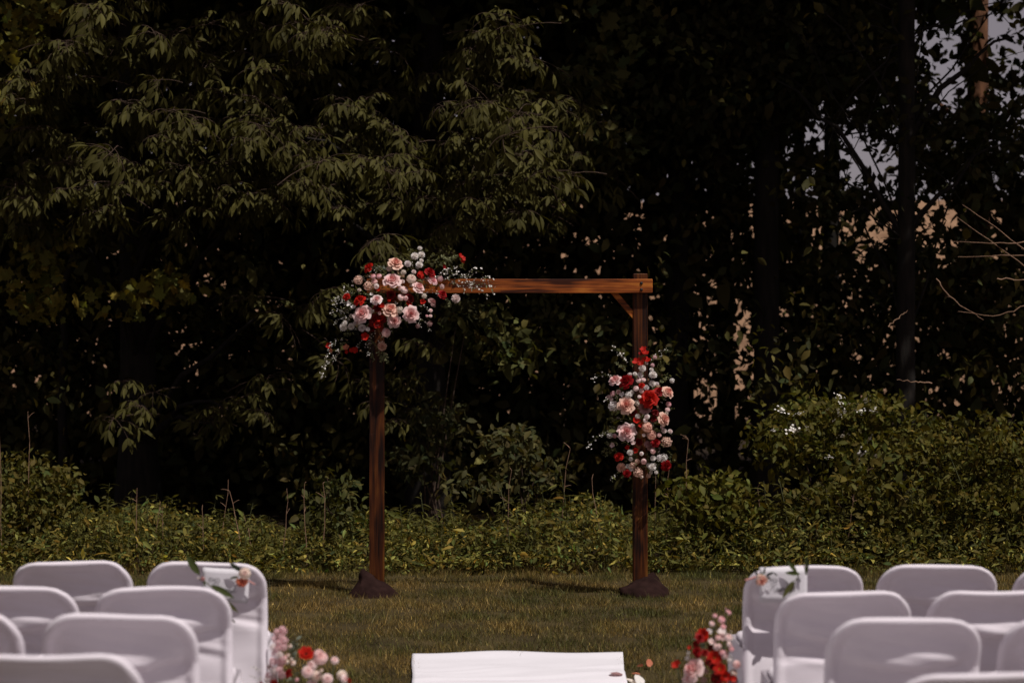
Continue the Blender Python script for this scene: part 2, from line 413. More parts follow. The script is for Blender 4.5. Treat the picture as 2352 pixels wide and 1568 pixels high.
def crown(name, tree, centers, radii, n, leaf, size, col, gaps=True, clump=0.16, tips=90, front=0.0, mat=None, droop=0.2, gscale=1.0, stuff=False):
    """leaves clustered round branch tips inside ellipsoids; world coordinates, tree at its base"""
    base = np.array(tree.location); pts = []
    for c, rr in zip(centers, radii):
        m = tips
        d = rand_dir(m); rad = rng.random(m) ** (1 / 2.2)
        pts.append(np.array(c) + d * rad[:, None] * np.array(rr))
    tp = np.concatenate(pts); sel = rng.integers(0, len(tp), n)
    pos = tp[sel] + rng.normal(0, clump, (n, 3)) * np.array([1.25, 1, .6])
    if gaps: pos = pos[keep_gaps(pos, gscale)]
    n = len(pos)
    x = rand_dir(n, -0.35 - droop); up = norm(rand_dir(n, 1.1, .6))
    sz = size * np.exp(rng.normal(0, .25, n))
    V, F, c = scatter(leaf[0], leaf[1], pos - base, frames(x, up), sz, jitter_col(col, n))
    o = link(name, mesh_np(name, V, F, (mat or M_LEAF,), None, c), tree)
    return o

def P3(px, py, d): return np.array(P(px, py, d))
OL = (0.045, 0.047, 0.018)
# the two hickories whose drooping branches fill the left half
ANCH1 = [(190,60),(240,100),(215,30),(390,100),(430,130),(310,130),(355,95),(60,170),(130,160),(100,200),(40,240),(350,200),(420,240),(300,250),(380,270),(460,280),(90,310),(140,330),
 (520,290),(600,290),(560,340),(650,350),(580,300),(140,360),(400,330),(440,300),(330,390),(420,400),(500,390),(470,420),(60,470),(150,450),(220,440),(290,430),(25,440),(560,460),(620,470),(530,440),(250,370),
 (490,60),(560,50),(640,20),(700,90),(610,90),(170,110),(320,950),(290,890),(340,920),(510,950),(545,930),(600,960),(470,980),(630,880),(560,700),(640,735),(250,980)]
ANCH2 = [(690,310),(650,300),(730,350),(690,430),(760,380),(820,360),(850,380),(900,410),(880,430),(940,450),(840,480),(910,470),(760,440),(760,60),(820,30),(1140,50),(1110,90),(1180,80),(1080,130),(1150,150),(1175,120),
 (1000,180),(1060,200),(1160,230),(1220,250),(1270,260),(1120,250),(1100,290),(1180,290),(1250,310),(1210,280),(880,300),(800,260),(840,240),(1030,340),(1080,330),(1230,340),(1150,330),(1050,430),(1110,430),(1020,400),(1200,420),(1290,420),(1250,400),(1260,470),(1180,480),(1100,470),
 (880,560),(920,580),(980,590),(740,690),(700,720),(920,900),(950,950),(900,980),(940,880),(830,890),(860,940),(960,800),(780,850)]
def hickory(x, y, anchors, label, seed, extra):
    t = empty('hickory_tree', (x, y, 0), label, 'tree', 'trees at the edge of the wood')
    limbs = []; pl = []
    for i, (px, py) in enumerate(anchors):
        d = R.uniform(14.9, 16.4) if py < 600 else R.uniform(15.6, 16.6); p = P3(px, py - 14, d); pl.append(p)
        if py < 600: pl.append(p + np.array([R.gauss(0, .12), R.uniform(.1, .5), R.gauss(0, .09)])); nup = len(pl)
        if i % 3 == 0: limbs.append((min(7, max(1.2, p[2] - .7)), p + np.array([0, .35, -.03]) - np.array([x, y, 0]), 0.035))
    for k in range(extra):
        p = pl[R.randrange(nup)]
        pl.append(p + np.array([R.gauss(0, .3), R.uniform(.2, 1.2), R.gauss(0, .22)]))
    link('trunk', trunk_mesh('trunk', 9.5, 0.17, 0.05, limbs, seed=seed), t)
    for p in pl[:296]:
        m = SPRAYS[R.randrange(6)]
        o = link('leafy_branch', m, t, tuple(p - np.array([x, y, 0])), (R.gauss(0, .3), R.gauss(0, .3), R.gauss(0, .9)), R.uniform(.62, 1.08))
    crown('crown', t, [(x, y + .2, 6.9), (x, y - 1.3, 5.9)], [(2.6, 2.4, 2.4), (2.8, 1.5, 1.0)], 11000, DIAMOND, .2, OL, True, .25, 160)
    return t
hickory(-3.3, 17.6, ANCH1, 'hickory tree with drooping long-fingered leaves, farther from the timber arch', 41, 110)
hickory(-0.75, 17.9, ANCH2, 'hickory tree with drooping leaf sprays above the flowered arch corner', 42, 110)

def tree(name, x, y, h, r0, label, crowns, seed, mat=None, limbs=(), wob=.15):
    t = empty(name, (x, y, 0), label, 'tree', 'trees at the edge of the wood')
    link('trunk', trunk_mesh('trunk', h, r0, r0 * .4, limbs, mat, wob, seed), t)
    for i, a in enumerate(crowns): crown('crown', t, **a)
    return t
TOP = lambda x, y, s=1.0, n=7000: dict(centers=[(x, y, 7.4)], radii=[(2.9 * s, 2.6 * s, 2.6)], n=n, leaf=DIAMOND, size=.24, col=OL, gaps=True, clump=.28, tips=140)
YEL = (0.100, 0.092, 0.020)
tree('maple_tree', -6.1, 18.6, 9, .16, 'maple with sunlit yellow-green lobed leaves at the end of the wood beyond the hickories',
     [TOP(-6.1, 18.6), dict(centers=[P3(20, 90, 15.7), P3(10, 230, 15.8), P3(70, 30, 15.8)], radii=[(.22, .3, .4), (.16, .3, .22), (.2, .3, .2)], n=300, leaf=MAPLE, size=.085, col=(.16, .135, .028), tips=26, clump=.07)], 51)
tree('maple_sapling', -4.1, 18.2, 3.2, .05, 'maple sapling with yellow-green leaves in the shade under the hickories',
     [dict(centers=[P3(90, 640, 16.6), P3(300, 690, 16.4), P3(110, 570, 16.6), P3(390, 660, 16.4), P3(100, 700, 16.5)], radii=[(.3, .4, .25), (.5, .5, .16), (.25, .3, .12), (.2, .3, .15), (.2, .3, .1)], n=430, leaf=MAPLE, size=.095, col=(.17, .145, .028), tips=16, clump=.07)], 52)  # leaf colour brightened to stand in for sunlight the crowns above keep off
tree('maple_tree', 1.55, 18.9, 9, .13, 'slim maple with scattered pale lobed leaves behind the middle of the arch beam',
     [TOP(1.4, 18.9), dict(centers=[P3(1440, 40, 17.5), P3(1380, 130, 17.6), P3(1350, 330, 17.2), P3(1410, 230, 18)], radii=[(.5, .5, .25), (.25, .4, .25), (.3, .4, .15), (.3, .4, .4)], n=300, leaf=MAPLE, size=.12, col=(.085, .085, .03), tips=16, clump=.09),
      dict(centers=[P3(1270, 760, 17.8), P3(1180, 800, 16.5), P3(1090, 740, 16.5)], radii=[(.35, .5, .35), (.15, .3, .3), (.3, .3, .25)], n=420, leaf=OVAL, size=.09, col=(.075, .072, .022), tips=22, clump=.07)], 53)
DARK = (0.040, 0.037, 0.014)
tree('ash_tree', 2.33, 18.2, 11, .125, 'straight dark trunk rising just behind the bare right arch post',
     [TOP(2.3, 18.4), dict(centers=[P3(1700, 160, 18), P3(1560, 200, 18.4), P3(1820, 120, 18.6)], radii=[(1.0, .8, .8), (.9, .8, .9), (.9, .8, .7)], n=9500, leaf=OVALLO, size=.095, col=DARK, tips=110, clump=.13)], 54, wob=.05)
tree('ash_tree', 3.36, 17.0, 11, .085, 'slender dark trunk standing between the arch and the reddish pine',
     [TOP(3.5, 17.6), dict(centers=[P3(2000, 150, 17.4), P3(2120, 300, 17.2), P3(2000, 430, 17.3), P3(2270, 300, 17.2), P3(2110, 560, 17.3)], radii=[(.7, .6, .6), (.7, .5, .35), (.4, .4, .3), (.5, .4, .4), (.35, .3, .3)], n=5200, leaf=OVALLO, size=.088, col=DARK, tips=45, clump=.12, gscale=.85)], 55, wob=.04,
     limbs=[(3.2, (-1.1, .2, 3.9), .03), (3.9, (.95, .1, 4.25), .035), (2.8, (.8, -.2, 3.3), .025)] + [(R.uniform(2.2, 5.2), (R.choice([-1, 1]) * R.uniform(.3, 1.4), R.uniform(-.5, 1.0), R.uniform(2.2, 5.0)), R.uniform(.006, .014)) for _ in range(34)])
tree('pine_tree', 5.15, 22.0, 13, .145, 'pine with a reddish sunlit trunk at the open end of the wood',
     [dict(centers=[(5.2, 22.4, 9.6)], radii=[(2.2, 2.2, 2.2)], n=4000, leaf=DIAMOND, size=.24, col=OL, gaps=True, clump=.28, tips=120),
      dict(centers=[P3(2200, 330, 21.5), P3(2330, 400, 21)], radii=[(.9, .6, .45), (.8, .6, .5)], n=1500, leaf=LANCE, size=.2, col=DARK, tips=60, clump=.14, gscale=.8)], 56, M_PINE, wob=.06,
     limbs=[(4.2, (-1.6, -.3, 4.5), .03), (4.7, (1.2, -.4, 4.6), .035), (4.0, (1.0, -.2, 3.6), .025)])
for i, (px, d, rr, lab) in enumerate([(1268, 21.5, .075, 'thin dark trunk seen behind the middle of the arch'), (1575, 23.0, .10, 'thin trunk in the open gap right behind the right arch post'),
        (1668, 25.0, .12, 'thick far trunk standing in the gap between arch and shrubs'), (1905, 22.5, .11, 'far trunk behind the tallest flowering shrub'), (700, 21.0, .12, 'dark trunk deep behind the two hickories'), (1840, 26.0, .09, 'faint far trunk beside the straight dark trunk')]):
    p = P(px, 800, d)
    tree('oak_tree', p.x, d, 9, rr, lab, [TOP(p.x, d, .95, 5200)], 60 + i, wob=.1)
# crowns of the trees on both flanks and behind keep the interior dark
for i, (x, y, lab) in enumerate([(-9.5, 17.5, 'broad dark oak beyond the maple, past the end of the chair rows'), (6.8, 17.2, 'broad oak standing past the reddish pine'), (9.5, 20, 'tall oak behind the bramble thicket at the open end'), (-2.2, 24, 'tall oak deep in the wood behind the hickories'), (-6.2, 24, 'tall oak deep in the wood behind the yellow maple')]):
    tree('oak_tree', x, y, 9, .2, lab, [TOP(x, y, 1.15, 8000)], 80 + i)

# low vine-tangled mass in the depth of the wood that reads as one dark body
def far_wood():
    n = 176000
    y = rng.uniform(18.2, 25.5, n)
    px = rng.uniform(-120, 2480, n); py = rng.uniform(-120, 1190, n)
    m = n // 4; px[:m] = np.where(rng.random(m) < .5, rng.uniform(-900, -120, m), rng.uniform(2480, 3300, m))
    x = (px - 1176) * y / FPX; z = CAM_H - (py - HORIZON) * y / FPX
    pos = np.stack([x, y, z], 1)
    k = keep_gaps(pos) & (z > 0.05)
    th = fbm(x * 1.3, z * 1.3, 91, 1.4, 3)
    right = smooth01((px - 1480) / 500)
    k &= rng.random(n) < (0.95 + .35 * th) * (1 - .40 * right)
    k &= ~((py > 640) & (px > 1480) & (px < 1760) & (rng.random(n) < .55))
    pos = pos[k]; n = len(pos)
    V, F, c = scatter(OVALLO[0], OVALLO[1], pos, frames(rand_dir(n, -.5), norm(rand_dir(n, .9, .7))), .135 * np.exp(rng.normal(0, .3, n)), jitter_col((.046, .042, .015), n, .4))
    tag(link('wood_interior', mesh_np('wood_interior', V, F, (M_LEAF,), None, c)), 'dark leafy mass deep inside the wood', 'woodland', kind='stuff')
far_wood()
def mid_leaves():
    """scattered understorey sprigs between the hickory branches and the dark interior"""
    n = 10500
    y = rng.uniform(16.4, 18.8, n); c = 260
    cx = rng.uniform(-100, 2400, c); cy = rng.uniform(-60, 1120, c); cd = rng.uniform(16.4, 18.8, c)
    s = rng.integers(0, c, n)
    px = cx[s] + rng.normal(0, 38, n); py = cy[s] + rng.normal(0, 26, n); y = cd[s] + rng.normal(0, .12, n)
    pos = np.stack([(px - 1176) * y / FPX, y, CAM_H - (py - HORIZON) * y / FPX], 1)
    pos = pos[keep_gaps(pos) & (pos[:, 2] > .1) & ((px < 1330) | (py > 700) | (rng.random(n) < .4))]; n = len(pos)
    V, F, cc = scatter(OVAL[0], OVAL[1], pos, frames(rand_dir(n, -.6), norm(rand_dir(n, 1.0, .6))), .075 * np.exp(rng.normal(0, .3, n)), jitter_col((.062, .054, .016), n, .5))
    tag(link('understorey_leaves', mesh_np('understorey_leaves', V, F, (M_LEAF,), None, cc)), 'scattered understorey leaves in the shade of the wood', 'leaves', kind='stuff')
mid_leaves()

# ---- weeds along the lawn's edge
def weed_geo(g, x, y, z, h, r, nleaf=22, base=(.092, .085, .022), wide=1.0, m=0, ms=1):
    lean = r.normal(0, .12, 2)
    pts = np.array([[x + lean[0] * h * t * t, y + lean[1] * h * t * t, z + h * t] for t in np.linspace(0, 1, 5)])
    V, F = tube(pts, np.linspace(.003, .0014, 5), 4); g.add(V, F, ms, (.07, .07, .03))
    t = r.uniform(.15, 1, nleaf); ph = np.arange(nleaf) * 2.4 + r.uniform(0, 6)
    pos = pts[0] + (pts[-1] - pts[0]) * t[:, None]
    el = r.uniform(-.1, .7, nleaf)
    d = np.stack([np.cos(ph) * np.cos(el), np.sin(ph) * np.cos(el), np.sin(el)], 1)
    L = r.uniform(.07, .125, nleaf) * (1.1 - .4 * t)
    V, F, c = scatter(LANCE[0], LANCE[1], pos, frames(d, np.tile([0, 0, 1.0], (nleaf, 1)) + r.normal(0, .2, (nleaf, 3))), np.stack([L, L * wide, L], 1),
                      np.asarray(base) * np.exp(r.normal(0, .22, (nleaf, 1))))
    g.add(V, F, m, c)
def ridge(x):      # height of the weeds along the edge
    return 0.37 + 0.06 * np.sin(x * 1.7 + 1) + 0.05 * np.sin(x * 4.1) + 0.05 * np.sin(x * 9.3 + 2) * np.sin(x * 2.3) + 0.10 * smooth01((x - 0.9) / .8)
def undergrowth():
    g = Geo(); r = np.random.default_rng(5)
    for k in range(1150):
        x = r.uniform(-6.5, 6.5); y = r.uniform(13.85, 15.9)
        weed_geo(g, x, y, .0, ridge(x) * r.uniform(.45, 1.0) * (0.62 + 0.38 * smooth01((y - 13.8) / .6)), r, 20)
    n = 88000
    x = r.uniform(-6.5, 6.5, n); y = 13.72 + .10 * fbm(x, x * 0, 77, 3.0) + 2.2 * r.random(n) ** 1.5
    top = (ridge(x) - .10) * (0.35 + .65 * smooth01((y - 13.7) / .45)) * (1 + .25 * fbm(x, y, 61, 5.0))
    z = top * r.random(n) ** .6 + .01
    pos = np.stack([x, y, z], 1)
    dens = fbm(x * 2.2, z * 5 + y, 62, 4.5, 3)
    pos = pos[r.random(n) < .55 + .85 * dens]; n = len(pos)
    for tpl, sl in ((OVAL, slice(0, None, 3)), (LANCE2, slice(1, None, 3)), (LANCE2, slice(2, None, 3))):
        q = pos[sl]; m = len(q)
        V, F, c = scatter(tpl[0], tpl[1], q, frames(norm(r.normal(0, 1, (m, 3)) * [1, 1, .8] + [0, -.2, -.25]), norm(r.normal(0, .9, (m, 3)) + [0, -.2, .9])),
                          (.030 if tpl is OVAL else .044) * np.exp(r.normal(0, .35, m)), jitter_col((.122, .106, .024), m, .6, .18))
        g.add(V, F, 0, c)
    tag(link('weed_undergrowth', g.mesh('weed_undergrowth', (M_LEAF, M_STEM))), 'low leafy weeds along the back edge of the lawn', 'weeds', kind='stuff')
undergrowth()
WEEDS = []
for k in range(5):
    g = Geo(); weed_geo(g, 0, 0, 0, .5, np.random.default_rng(200 + k), 34, wide=1.1)
    V = np.concatenate(g.V); me = g.mesh('goldenrod_plant', (M_LEAF, M_STEM)); WEEDS.append(me)
for k in range(64):
    x = -4.1 + 8.3 * (k + R.random()) / 64; y = R.uniform(13.8, 14.7)
    w = empty('goldenrod_plant', (x, y, 0), 'leafy upright goldenrod plant among the weeds behind the lawn', 'plant', 'goldenrod plants along the lawn edge', R.uniform(0, 6.28))
    s = (float(ridge(x)) + .1) / .5 * R.uniform(.7, 1.3)
    link('leafy_stem', WEEDS[k % 5], w, (0, 0, 0), None, s)

def shrub(name, label, blobs, n, size, col, base, group='shrubs along the wood edge', leaf=OVAL, flowers=0, clump=.062, tips=48, stems=7, gaps=False):
    """blobs: (px, py, distance, rx_px, ry_px, ry_depth)"""
    b = P(base[0], 820, base[1]); t = empty(name, (b.x, b.y, 0), label, 'shrub', group)
    cs = [P3(a[0], a[1], a[2]) for a in blobs]; rs = [(a[3] * a[2] / FPX, a[5], a[4] * a[2] / FPX) for a in blobs]
    g = Geo()
    for k in range(stems):
        c = cs[k % len(cs)]; rr = rs[k % len(rs)]
        tip = c + np.array([R.uniform(-.7, .7) * rr[0], R.uniform(-.7, .5) * rr[1], R.uniform(0, .8) * rr[2]]) - np.array([b.x, b.y, 0])
        V, F = tube(arc((R.uniform(-.1, .1), R.uniform(-.1, .1), 0), tip, .08, 7), np.linspace(.010, .003, 7), 5); g.add(V, F)
    link('stems', g.mesh('stems', (M_TWIG,)), t)
    crown('foliage', t, cs, rs, n, leaf, size, col, gaps, clump, tips)
    for k in range(flowers):
        c = cs[k % len(cs)]; rr = rs[k % len(rs)]
        a = R.uniform(-1, 1); p = c + np.array([a * rr[0] * .8, -rr[1] * .75, rr[2] * R.uniform(.2, .95) * math.sqrt(max(.1, 1 - a * a))]) - np.array([b.x, b.y, 0])
        link('blossom_cluster', BLOSSOM, t, tuple(p), (R.gauss(.5, .4), R.gauss(0, .4), R.random() * 6), R.uniform(.8, 1.3))
    return t
def blossom():
    g = Geo(); r = np.random.default_rng(3)
    for k in range(16):
        p = np.array([r.normal(0, .014), r.normal(0, .014), r.normal(0, .006)])
        a = np.arange(5) * 2 * PI / 5 + r.uniform(0, 1)
        d = np.stack([np.cos(a), np.sin(a), np.full(5, .3)], 1)
        V, F, c = scatter(DIAMOND[0], DIAMOND[1], np.tile(p, (5, 1)), frames(d, np.tile([0, 0, 1.0], (5, 1))), np.full(5, .009), np.ones((5, 3)))
        g.add(V, F, 0, c)
    return g.mesh('blossom_cluster', (M_WHITEPETAL,))
BLOSSOM = blossom()
SH = (0.098, 0.088, 0.017)
shrub('flowering_shrub', 'tall shrub with white blossom clusters behind the chairs, right of the arch', [(1880, 960, 14.9, 120, 75, .35), (1990, 960, 15.0, 110, 60, .35), (1800, 1010, 14.8, 60, 70, .3), (1950, 1060, 14.8, 90, 70, .3)], 2700, .056, SH, (1900, 15.2), flowers=26)
shrub('bramble_thicket', 'arching bramble thicket at the edge of the wood beside the tall blossom shrub', [(2130, 1050, 14.8, 130, 100, .4), (2270, 1040, 14.6, 110, 110, .4), (2200, 1180, 14.4, 160, 100, .35), (2350, 1160, 14.3, 120, 160, .35)], 5600, .048, (.098, .086, .018), (2220, 14.9), stems=12, tips=60)
shrub('dogwood_shrub', 'knee-high leafy shrub beside the foot of the flowered right post', [(1640, 1120, 14.4, 70, 45, .25), (1590, 1150, 14.3, 60, 50, .25), (1700, 1180, 14.3, 50, 50, .2), (1640, 1200, 14.2, 100, 50, .25)], 1500, .062, (.098, .090, .017), (1640, 14.6))
shrub('dogwood_shrub', 'loose pale-leaved shrub standing between the two arch posts', [(1190, 1040, 15.0, 65, 45, .3), (1230, 1090, 14.9, 55, 50, .3), (1100, 1110, 14.8, 70, 45, .3), (1165, 1000, 15.1, 35, 20, .2)], 620, .066, (.066, .060, .022), (1185, 15.1), tips=22)
shrub('bramble_bush', 'dense bushy bramble behind the left chair rows', [(50, 1090, 14.8, 85, 55, .35), (20, 1150, 14.6, 100, 60, .3), (130, 1120, 14.7, 40, 50, .3), (90, 1180, 14.5, 120, 45, .3)], 2300, .052, (.098, .085, .020), (50, 14.9))
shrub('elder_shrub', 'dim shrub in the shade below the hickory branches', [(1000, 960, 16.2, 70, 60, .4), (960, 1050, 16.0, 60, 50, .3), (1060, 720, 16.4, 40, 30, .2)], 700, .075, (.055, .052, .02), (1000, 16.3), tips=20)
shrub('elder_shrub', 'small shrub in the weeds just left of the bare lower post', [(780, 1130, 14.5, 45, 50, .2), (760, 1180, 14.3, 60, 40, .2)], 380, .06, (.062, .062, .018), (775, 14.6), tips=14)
shrub('bramble_bush', 'tangled low bramble under the blossom shrub', [(1900, 1150, 14.5, 130, 60, .3), (1990, 1130, 14.5, 90, 70, .3), (2060, 1210, 14.3, 110, 60, .3)], 1700, .055, (.090, .078, .017), (1960, 14.7), tips=36)

# dry stalks standing in the weeds, and bare twigs
STALKS = [(315,1290,315,1120),(380,1290,378,1160),(470,1270,465,1170),(500,1300,525,1100),(565,1310,520,1130),(585,1320,560,1180),(545,1300,540,1240),(345,1230,372,1150),(645,1130,660,1120),(1575,1080,1582,1010),(1530,1180,1540,1060),(1500,1200,1505,1090),(1750,1210,1742,1120),(1690,1300,1710,1200),
 (2005,1190,1990,1080),(1935,1230,1960,1120),(1905,1240,1915,1180),(705,1180,700,1110),(745,1190,742,1110),(60,1010,62,960),(5,1040,0,980),(1285,1110,1310,1030),(1395,1160,1360,1100),(1160,1150,1175,1080),(2110,1290,2150,1180)]
for i, (x0, y0, x1, y1) in enumerate(STALKS):
    d = R.uniform(14.0, 14.6); b = P(x0, 820, d); tip = P3(x1, y1, d) - np.array([b.x, d, 0])
    g = Geo(); path = arc((0, 0, 0), tip, 0.0, 7); path[1:-1, 0] += np.cumsum([R.gauss(0, .004) for _ in range(5)]); path[:, 1] += np.linspace(0, R.gauss(0, .05), 7)
    V, F = tube(path, np.linspace(.0034, .0016, 7), 5); g.add(V, F)
    for k in range(R.randint(2, 4)):
        q = path[R.randint(4, 6)]; V, F = tube(arc(q, q + np.array([R.gauss(0, .03), R.gauss(0, .02), R.uniform(.005, .05)]), .004, 4), [.0018, .0016, .0014, .001], 4); g.add(V, F)
    tag(link('dry_weed_stalk', g.mesh('dry_weed_stalk', (M_DRY,)), None, (b.x, d, 0.0)), 'thin dry brown weed stalk standing up from the weeds', 'weed stalk', 'dry stalks standing in the weeds')
def bare_branch(label, runs, root, rad=.006, sprig=None):
    b = P(root[0], 820, root[1]); t = empty('bare_branch', (b.x, b.y, 0), label, 'branch', 'bare branches reaching in from the wood edge')
    for run in runs:
        pts = np.array([P3(*q) for q in run]) - np.array([b.x, b.y, 0])
        k = 14; u = np.linspace(0, len(pts) - 1, k); path = np.stack([np.interp(u, range(len(pts)), pts[:, j]) for j in range(3)], 1)
        for _ in range(2): path[1:-1] = (path[:-2] + 2 * path[1:-1] + path[2:]) / 4
        path[1:-1] += rng.normal(0, .004, (k - 2, 3))
        g = Geo(); V, F = tube(path, np.linspace(rad, rad * .35, k), 5); g.add(V, F)
        link('twig', g.mesh('twig', (M_DRY,)), t)
    return t
bare_branch('bare reddish branch fanning out below the pine trunk', [[(2480, 700, 15.2), (2352, 610, 15.2), (2200, 500, 15.3)], [(2480, 600, 15.2), (2330, 585, 15.3), (2200, 590, 15.4)], [(2440, 640, 15.2), (2330, 555, 15.3), (2210, 470, 15.4)], [(2440, 540, 15.3), (2330, 560, 15.2), (2190, 555, 15.3)]], (2480, 15.2))
bare_branch('thin arching branch over the bramble thicket', [[(2480, 690, 15), (2352, 700, 15), (2290, 730, 15), (2200, 715, 15)], [(2290, 640, 15.1), (2352, 645, 15.1), (2460, 650, 15.1)], [(2150, 640, 15.1), (2190, 690, 15.1), (2260, 735, 15.1)]], (2460, 15.0), .005)
bare_branch('short pale broken twig in front of the dark wood', [[(2040, 750, 15.1), (2085, 712, 15.1)], [(2140, 880, 15.0), (2060, 872, 15.0)]], (2060, 15.1), .006)

# ------------------------------------------------------------------ timber arch
S = D_ARCH / FPX
XL = (866 - 1176) * S; XR = (1470 - 1176) * S; PW = 0.046
arch = empty('timber_arch', ((XL + XR) / 2, D_ARCH, 0), 'brown stained timber wedding arch with flowers on two corners', 'arch')
ax0 = (XL + XR) / 2
def apart(name, me): return link(name, me, arch)
ZB0, ZB1 = P(0, 673, D_ARCH - .07).z, P(0, 641, D_ARCH - .07).z
ZT = P(0, 629, D_ARCH).z
for xp in (XL, XR):
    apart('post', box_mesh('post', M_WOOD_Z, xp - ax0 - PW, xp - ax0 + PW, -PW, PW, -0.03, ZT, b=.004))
yb1 = -PW - 0.001; yb0 = yb1 - 0.040
XBL = XL - .06; XBR = P(1499, 0, D_ARCH + yb0).x
beam = apart('beam', box_mesh('beam', M_WOOD_X, XBL - ax0, XBR - ax0, yb0, yb1, ZB0, ZB1, b=.003))
sx0, sx1 = P(1151, 0, D_ARCH + yb0).x - ax0, P(1385, 0, D_ARCH + yb0).x - ax0
link('splice_strip', box_mesh('splice_strip', M_WOOD_X, sx0, sx1, yb0 - .0014, yb0 + .01, ZB0 + .001, ZB0 + .042, b=.0006), beam)
lz0, lz1 = P(0, 1320, D_ARCH).z, P(0, 996, D_ARCH).z
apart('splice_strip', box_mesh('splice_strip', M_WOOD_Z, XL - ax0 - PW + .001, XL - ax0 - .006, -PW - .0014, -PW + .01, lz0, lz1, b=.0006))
def bolt_mesh():
    g = Geo(); a = np.arange(14) * 2 * PI / 14
    prof = [(.0, -.007), (.006, -.0066), (.0092, -.004), (.0098, 0.002)]
    V = np.array([[r_ * math.cos(t), y_, r_ * math.sin(t)] for r_, y_ in prof for t in a])
    F = [[i * 14 + j, i * 14 + (j + 1) % 14, (i + 1) * 14 + (j + 1) % 14, (i + 1) * 14 + j] for i in range(3) for j in range(14)]
    g.add(V, F); return fix_normals(g.mesh('bolt', (M_BOLT,)))
BOLT = bolt_mesh()
for xp in (XL, XR):
    for zz in (.70, .24):
        link('bolt', BOLT, arch, (xp - ax0 + (.003 if xp > 0 else 0), yb0, ZB0 + (ZB1 - ZB0) * zz))
def brace(sgn, xp):
    p0 = P(1409, 671, D_ARCH); p1 = P(1462, 733, D_ARCH)
    x0 = (p0.x - XR) * sgn; x1 = (p1.x - XR) * sgn
    a = np.array([x0, 0, p0.z]); c = np.array([x1, 0, p1.z]); d = norm(c - a); nn = np.array([-d[2], 0, d[0]])
    a = a - d * .02; c = c + d * .01
    V = []
    for q in (a, c):
        for u in (-.017, .017):
            for v in (-.036, .02): V.append(q + nn * u + np.array([0, v, 0]))
    F = [[0, 1, 3, 2], [4, 6, 7, 5], [0, 4, 5, 1], [2, 3, 7, 6], [0, 2, 6, 4], [1, 5, 7, 3]]
    g = Geo(); g.add(np.array(V) + [xp - ax0, 0, 0], F)
    return fix_normals(g.mesh('brace', (M_WOOD_X,), False))
apart('brace', brace(1, XR)); apart('brace', brace(-1, XL))
# pale end block showing under the right post
apart('foot_block', box_mesh('foot_block', M_TAN, XR - ax0 - .012, XR - ax0 + .03, -PW - .012, -PW - .001, .02, .075, b=.002))

def sandbag(label, xp, rings, peak, crease):
    """cloth weight bag slumped round the post foot, built from rings of eight points up to one raised corner"""
    V = np.array([p for r_ in rings for p in r_] + [peak]) * [1.32, 1.25, 1.06]; n = len(rings); top = len(V) - 1
    Q = [[k * 8 + i, k * 8 + (i + 1) % 8, (k + 1) * 8 + (i + 1) % 8, (k + 1) * 8 + i] for k in range(n - 1) for i in range(8)]
    T = [[(n - 1) * 8 + i, (n - 1) * 8 + (i + 1) % 8, top] for i in range(8)]
    me = fix_normals(mesh_np('sandbag', V, [np.array(T), np.array(Q)], (M_BAG,)))
    cr = me.attributes.new('crease_edge', 'FLOAT', 'EDGE')
    for e in me.edges:
        k = tuple(sorted(e.vertices)); cr.data[e.index].value = crease.get(k, 0.0)
    o = tag(link('sandbag', me, None, (xp, D_ARCH - .02, -.006)), label, 'sandbag', 'brown bags weighing down the arch')
    o.modifiers.new('soft', 'SUBSURF').levels = 3; o.modifiers['soft'].render_levels = 3
    tx = bpy.data.textures.new('folds', 'CLOUDS'); tx.noise_scale = .055; tx.noise_depth = 2
    m = o.modifiers.new('folds', 'DISPLACE'); m.texture = tx; m.strength = .026; m.mid_level = .5; m.texture_coords = 'LOCAL'
sandbag('dark brown cloth sandbag with pointed top against the left arch post', XL,
    [[(-.165, -.06, 0), (-.10, -.16, 0), (0, -.175, 0), (.085, -.14, 0), (.125, -.06, .01), (.09, .05, 0), (0, .08, 0), (-.12, .06, 0)],
     [(-.118, -.05, .045), (-.078, -.135, .05), (0, -.150, .045), (.065, -.120, .05), (.085, -.05, .068), (.05, .03, .05), (-.02, .05, .06), (-.09, .03, .06)],
     [(-.088, -.035, .11), (-.062, -.075, .112), (-.005, -.09, .10), (.022, -.065, .092), (.02, -.03, .09), (-.01, .0, .09), (-.04, .01, .10), (-.07, .005, .11)]],
    (-.066, -.03, .172), {(19, 24): .9, (17, 24): .7, (16, 24): .8, (11, 19): .7, (9, 17): .6, (9, 10): .6, (10, 11): .5})
sandbag('dark brown cloth sandbag slumped flat around the right arch post foot', XR,
    [[(-.105, -.03, 0), (-.085, -.13, 0), (0, -.165, 0), (.09, -.145, 0), (.155, -.06, 0), (.12, .06, 0), (.03, .09, 0), (-.06, .05, 0)],
     [(-.125, -.055, .05), (-.085, -.125, .045), (0, -.160, .042), (.095, -.130, .04), (.140, -.05, .05), (.10, .05, .06), (.04, .08, .07), (-.05, .04, .05)],
     [(-.095, -.060, .062), (-.055, -.100, .070), (.0, -.105, .074), (.08, -.092, .066), (.11, -.03, .075), (.085, .03, .105), (.045, .045, .11), (-.03, .0, .06)]],
    (.062, .03, .145), {(16, 17): .8, (17, 18): .8, (18, 19): .8, (20, 24): .8, (21, 24): .7, (8, 16): .8, (11, 19): .6, (18, 24): .6})

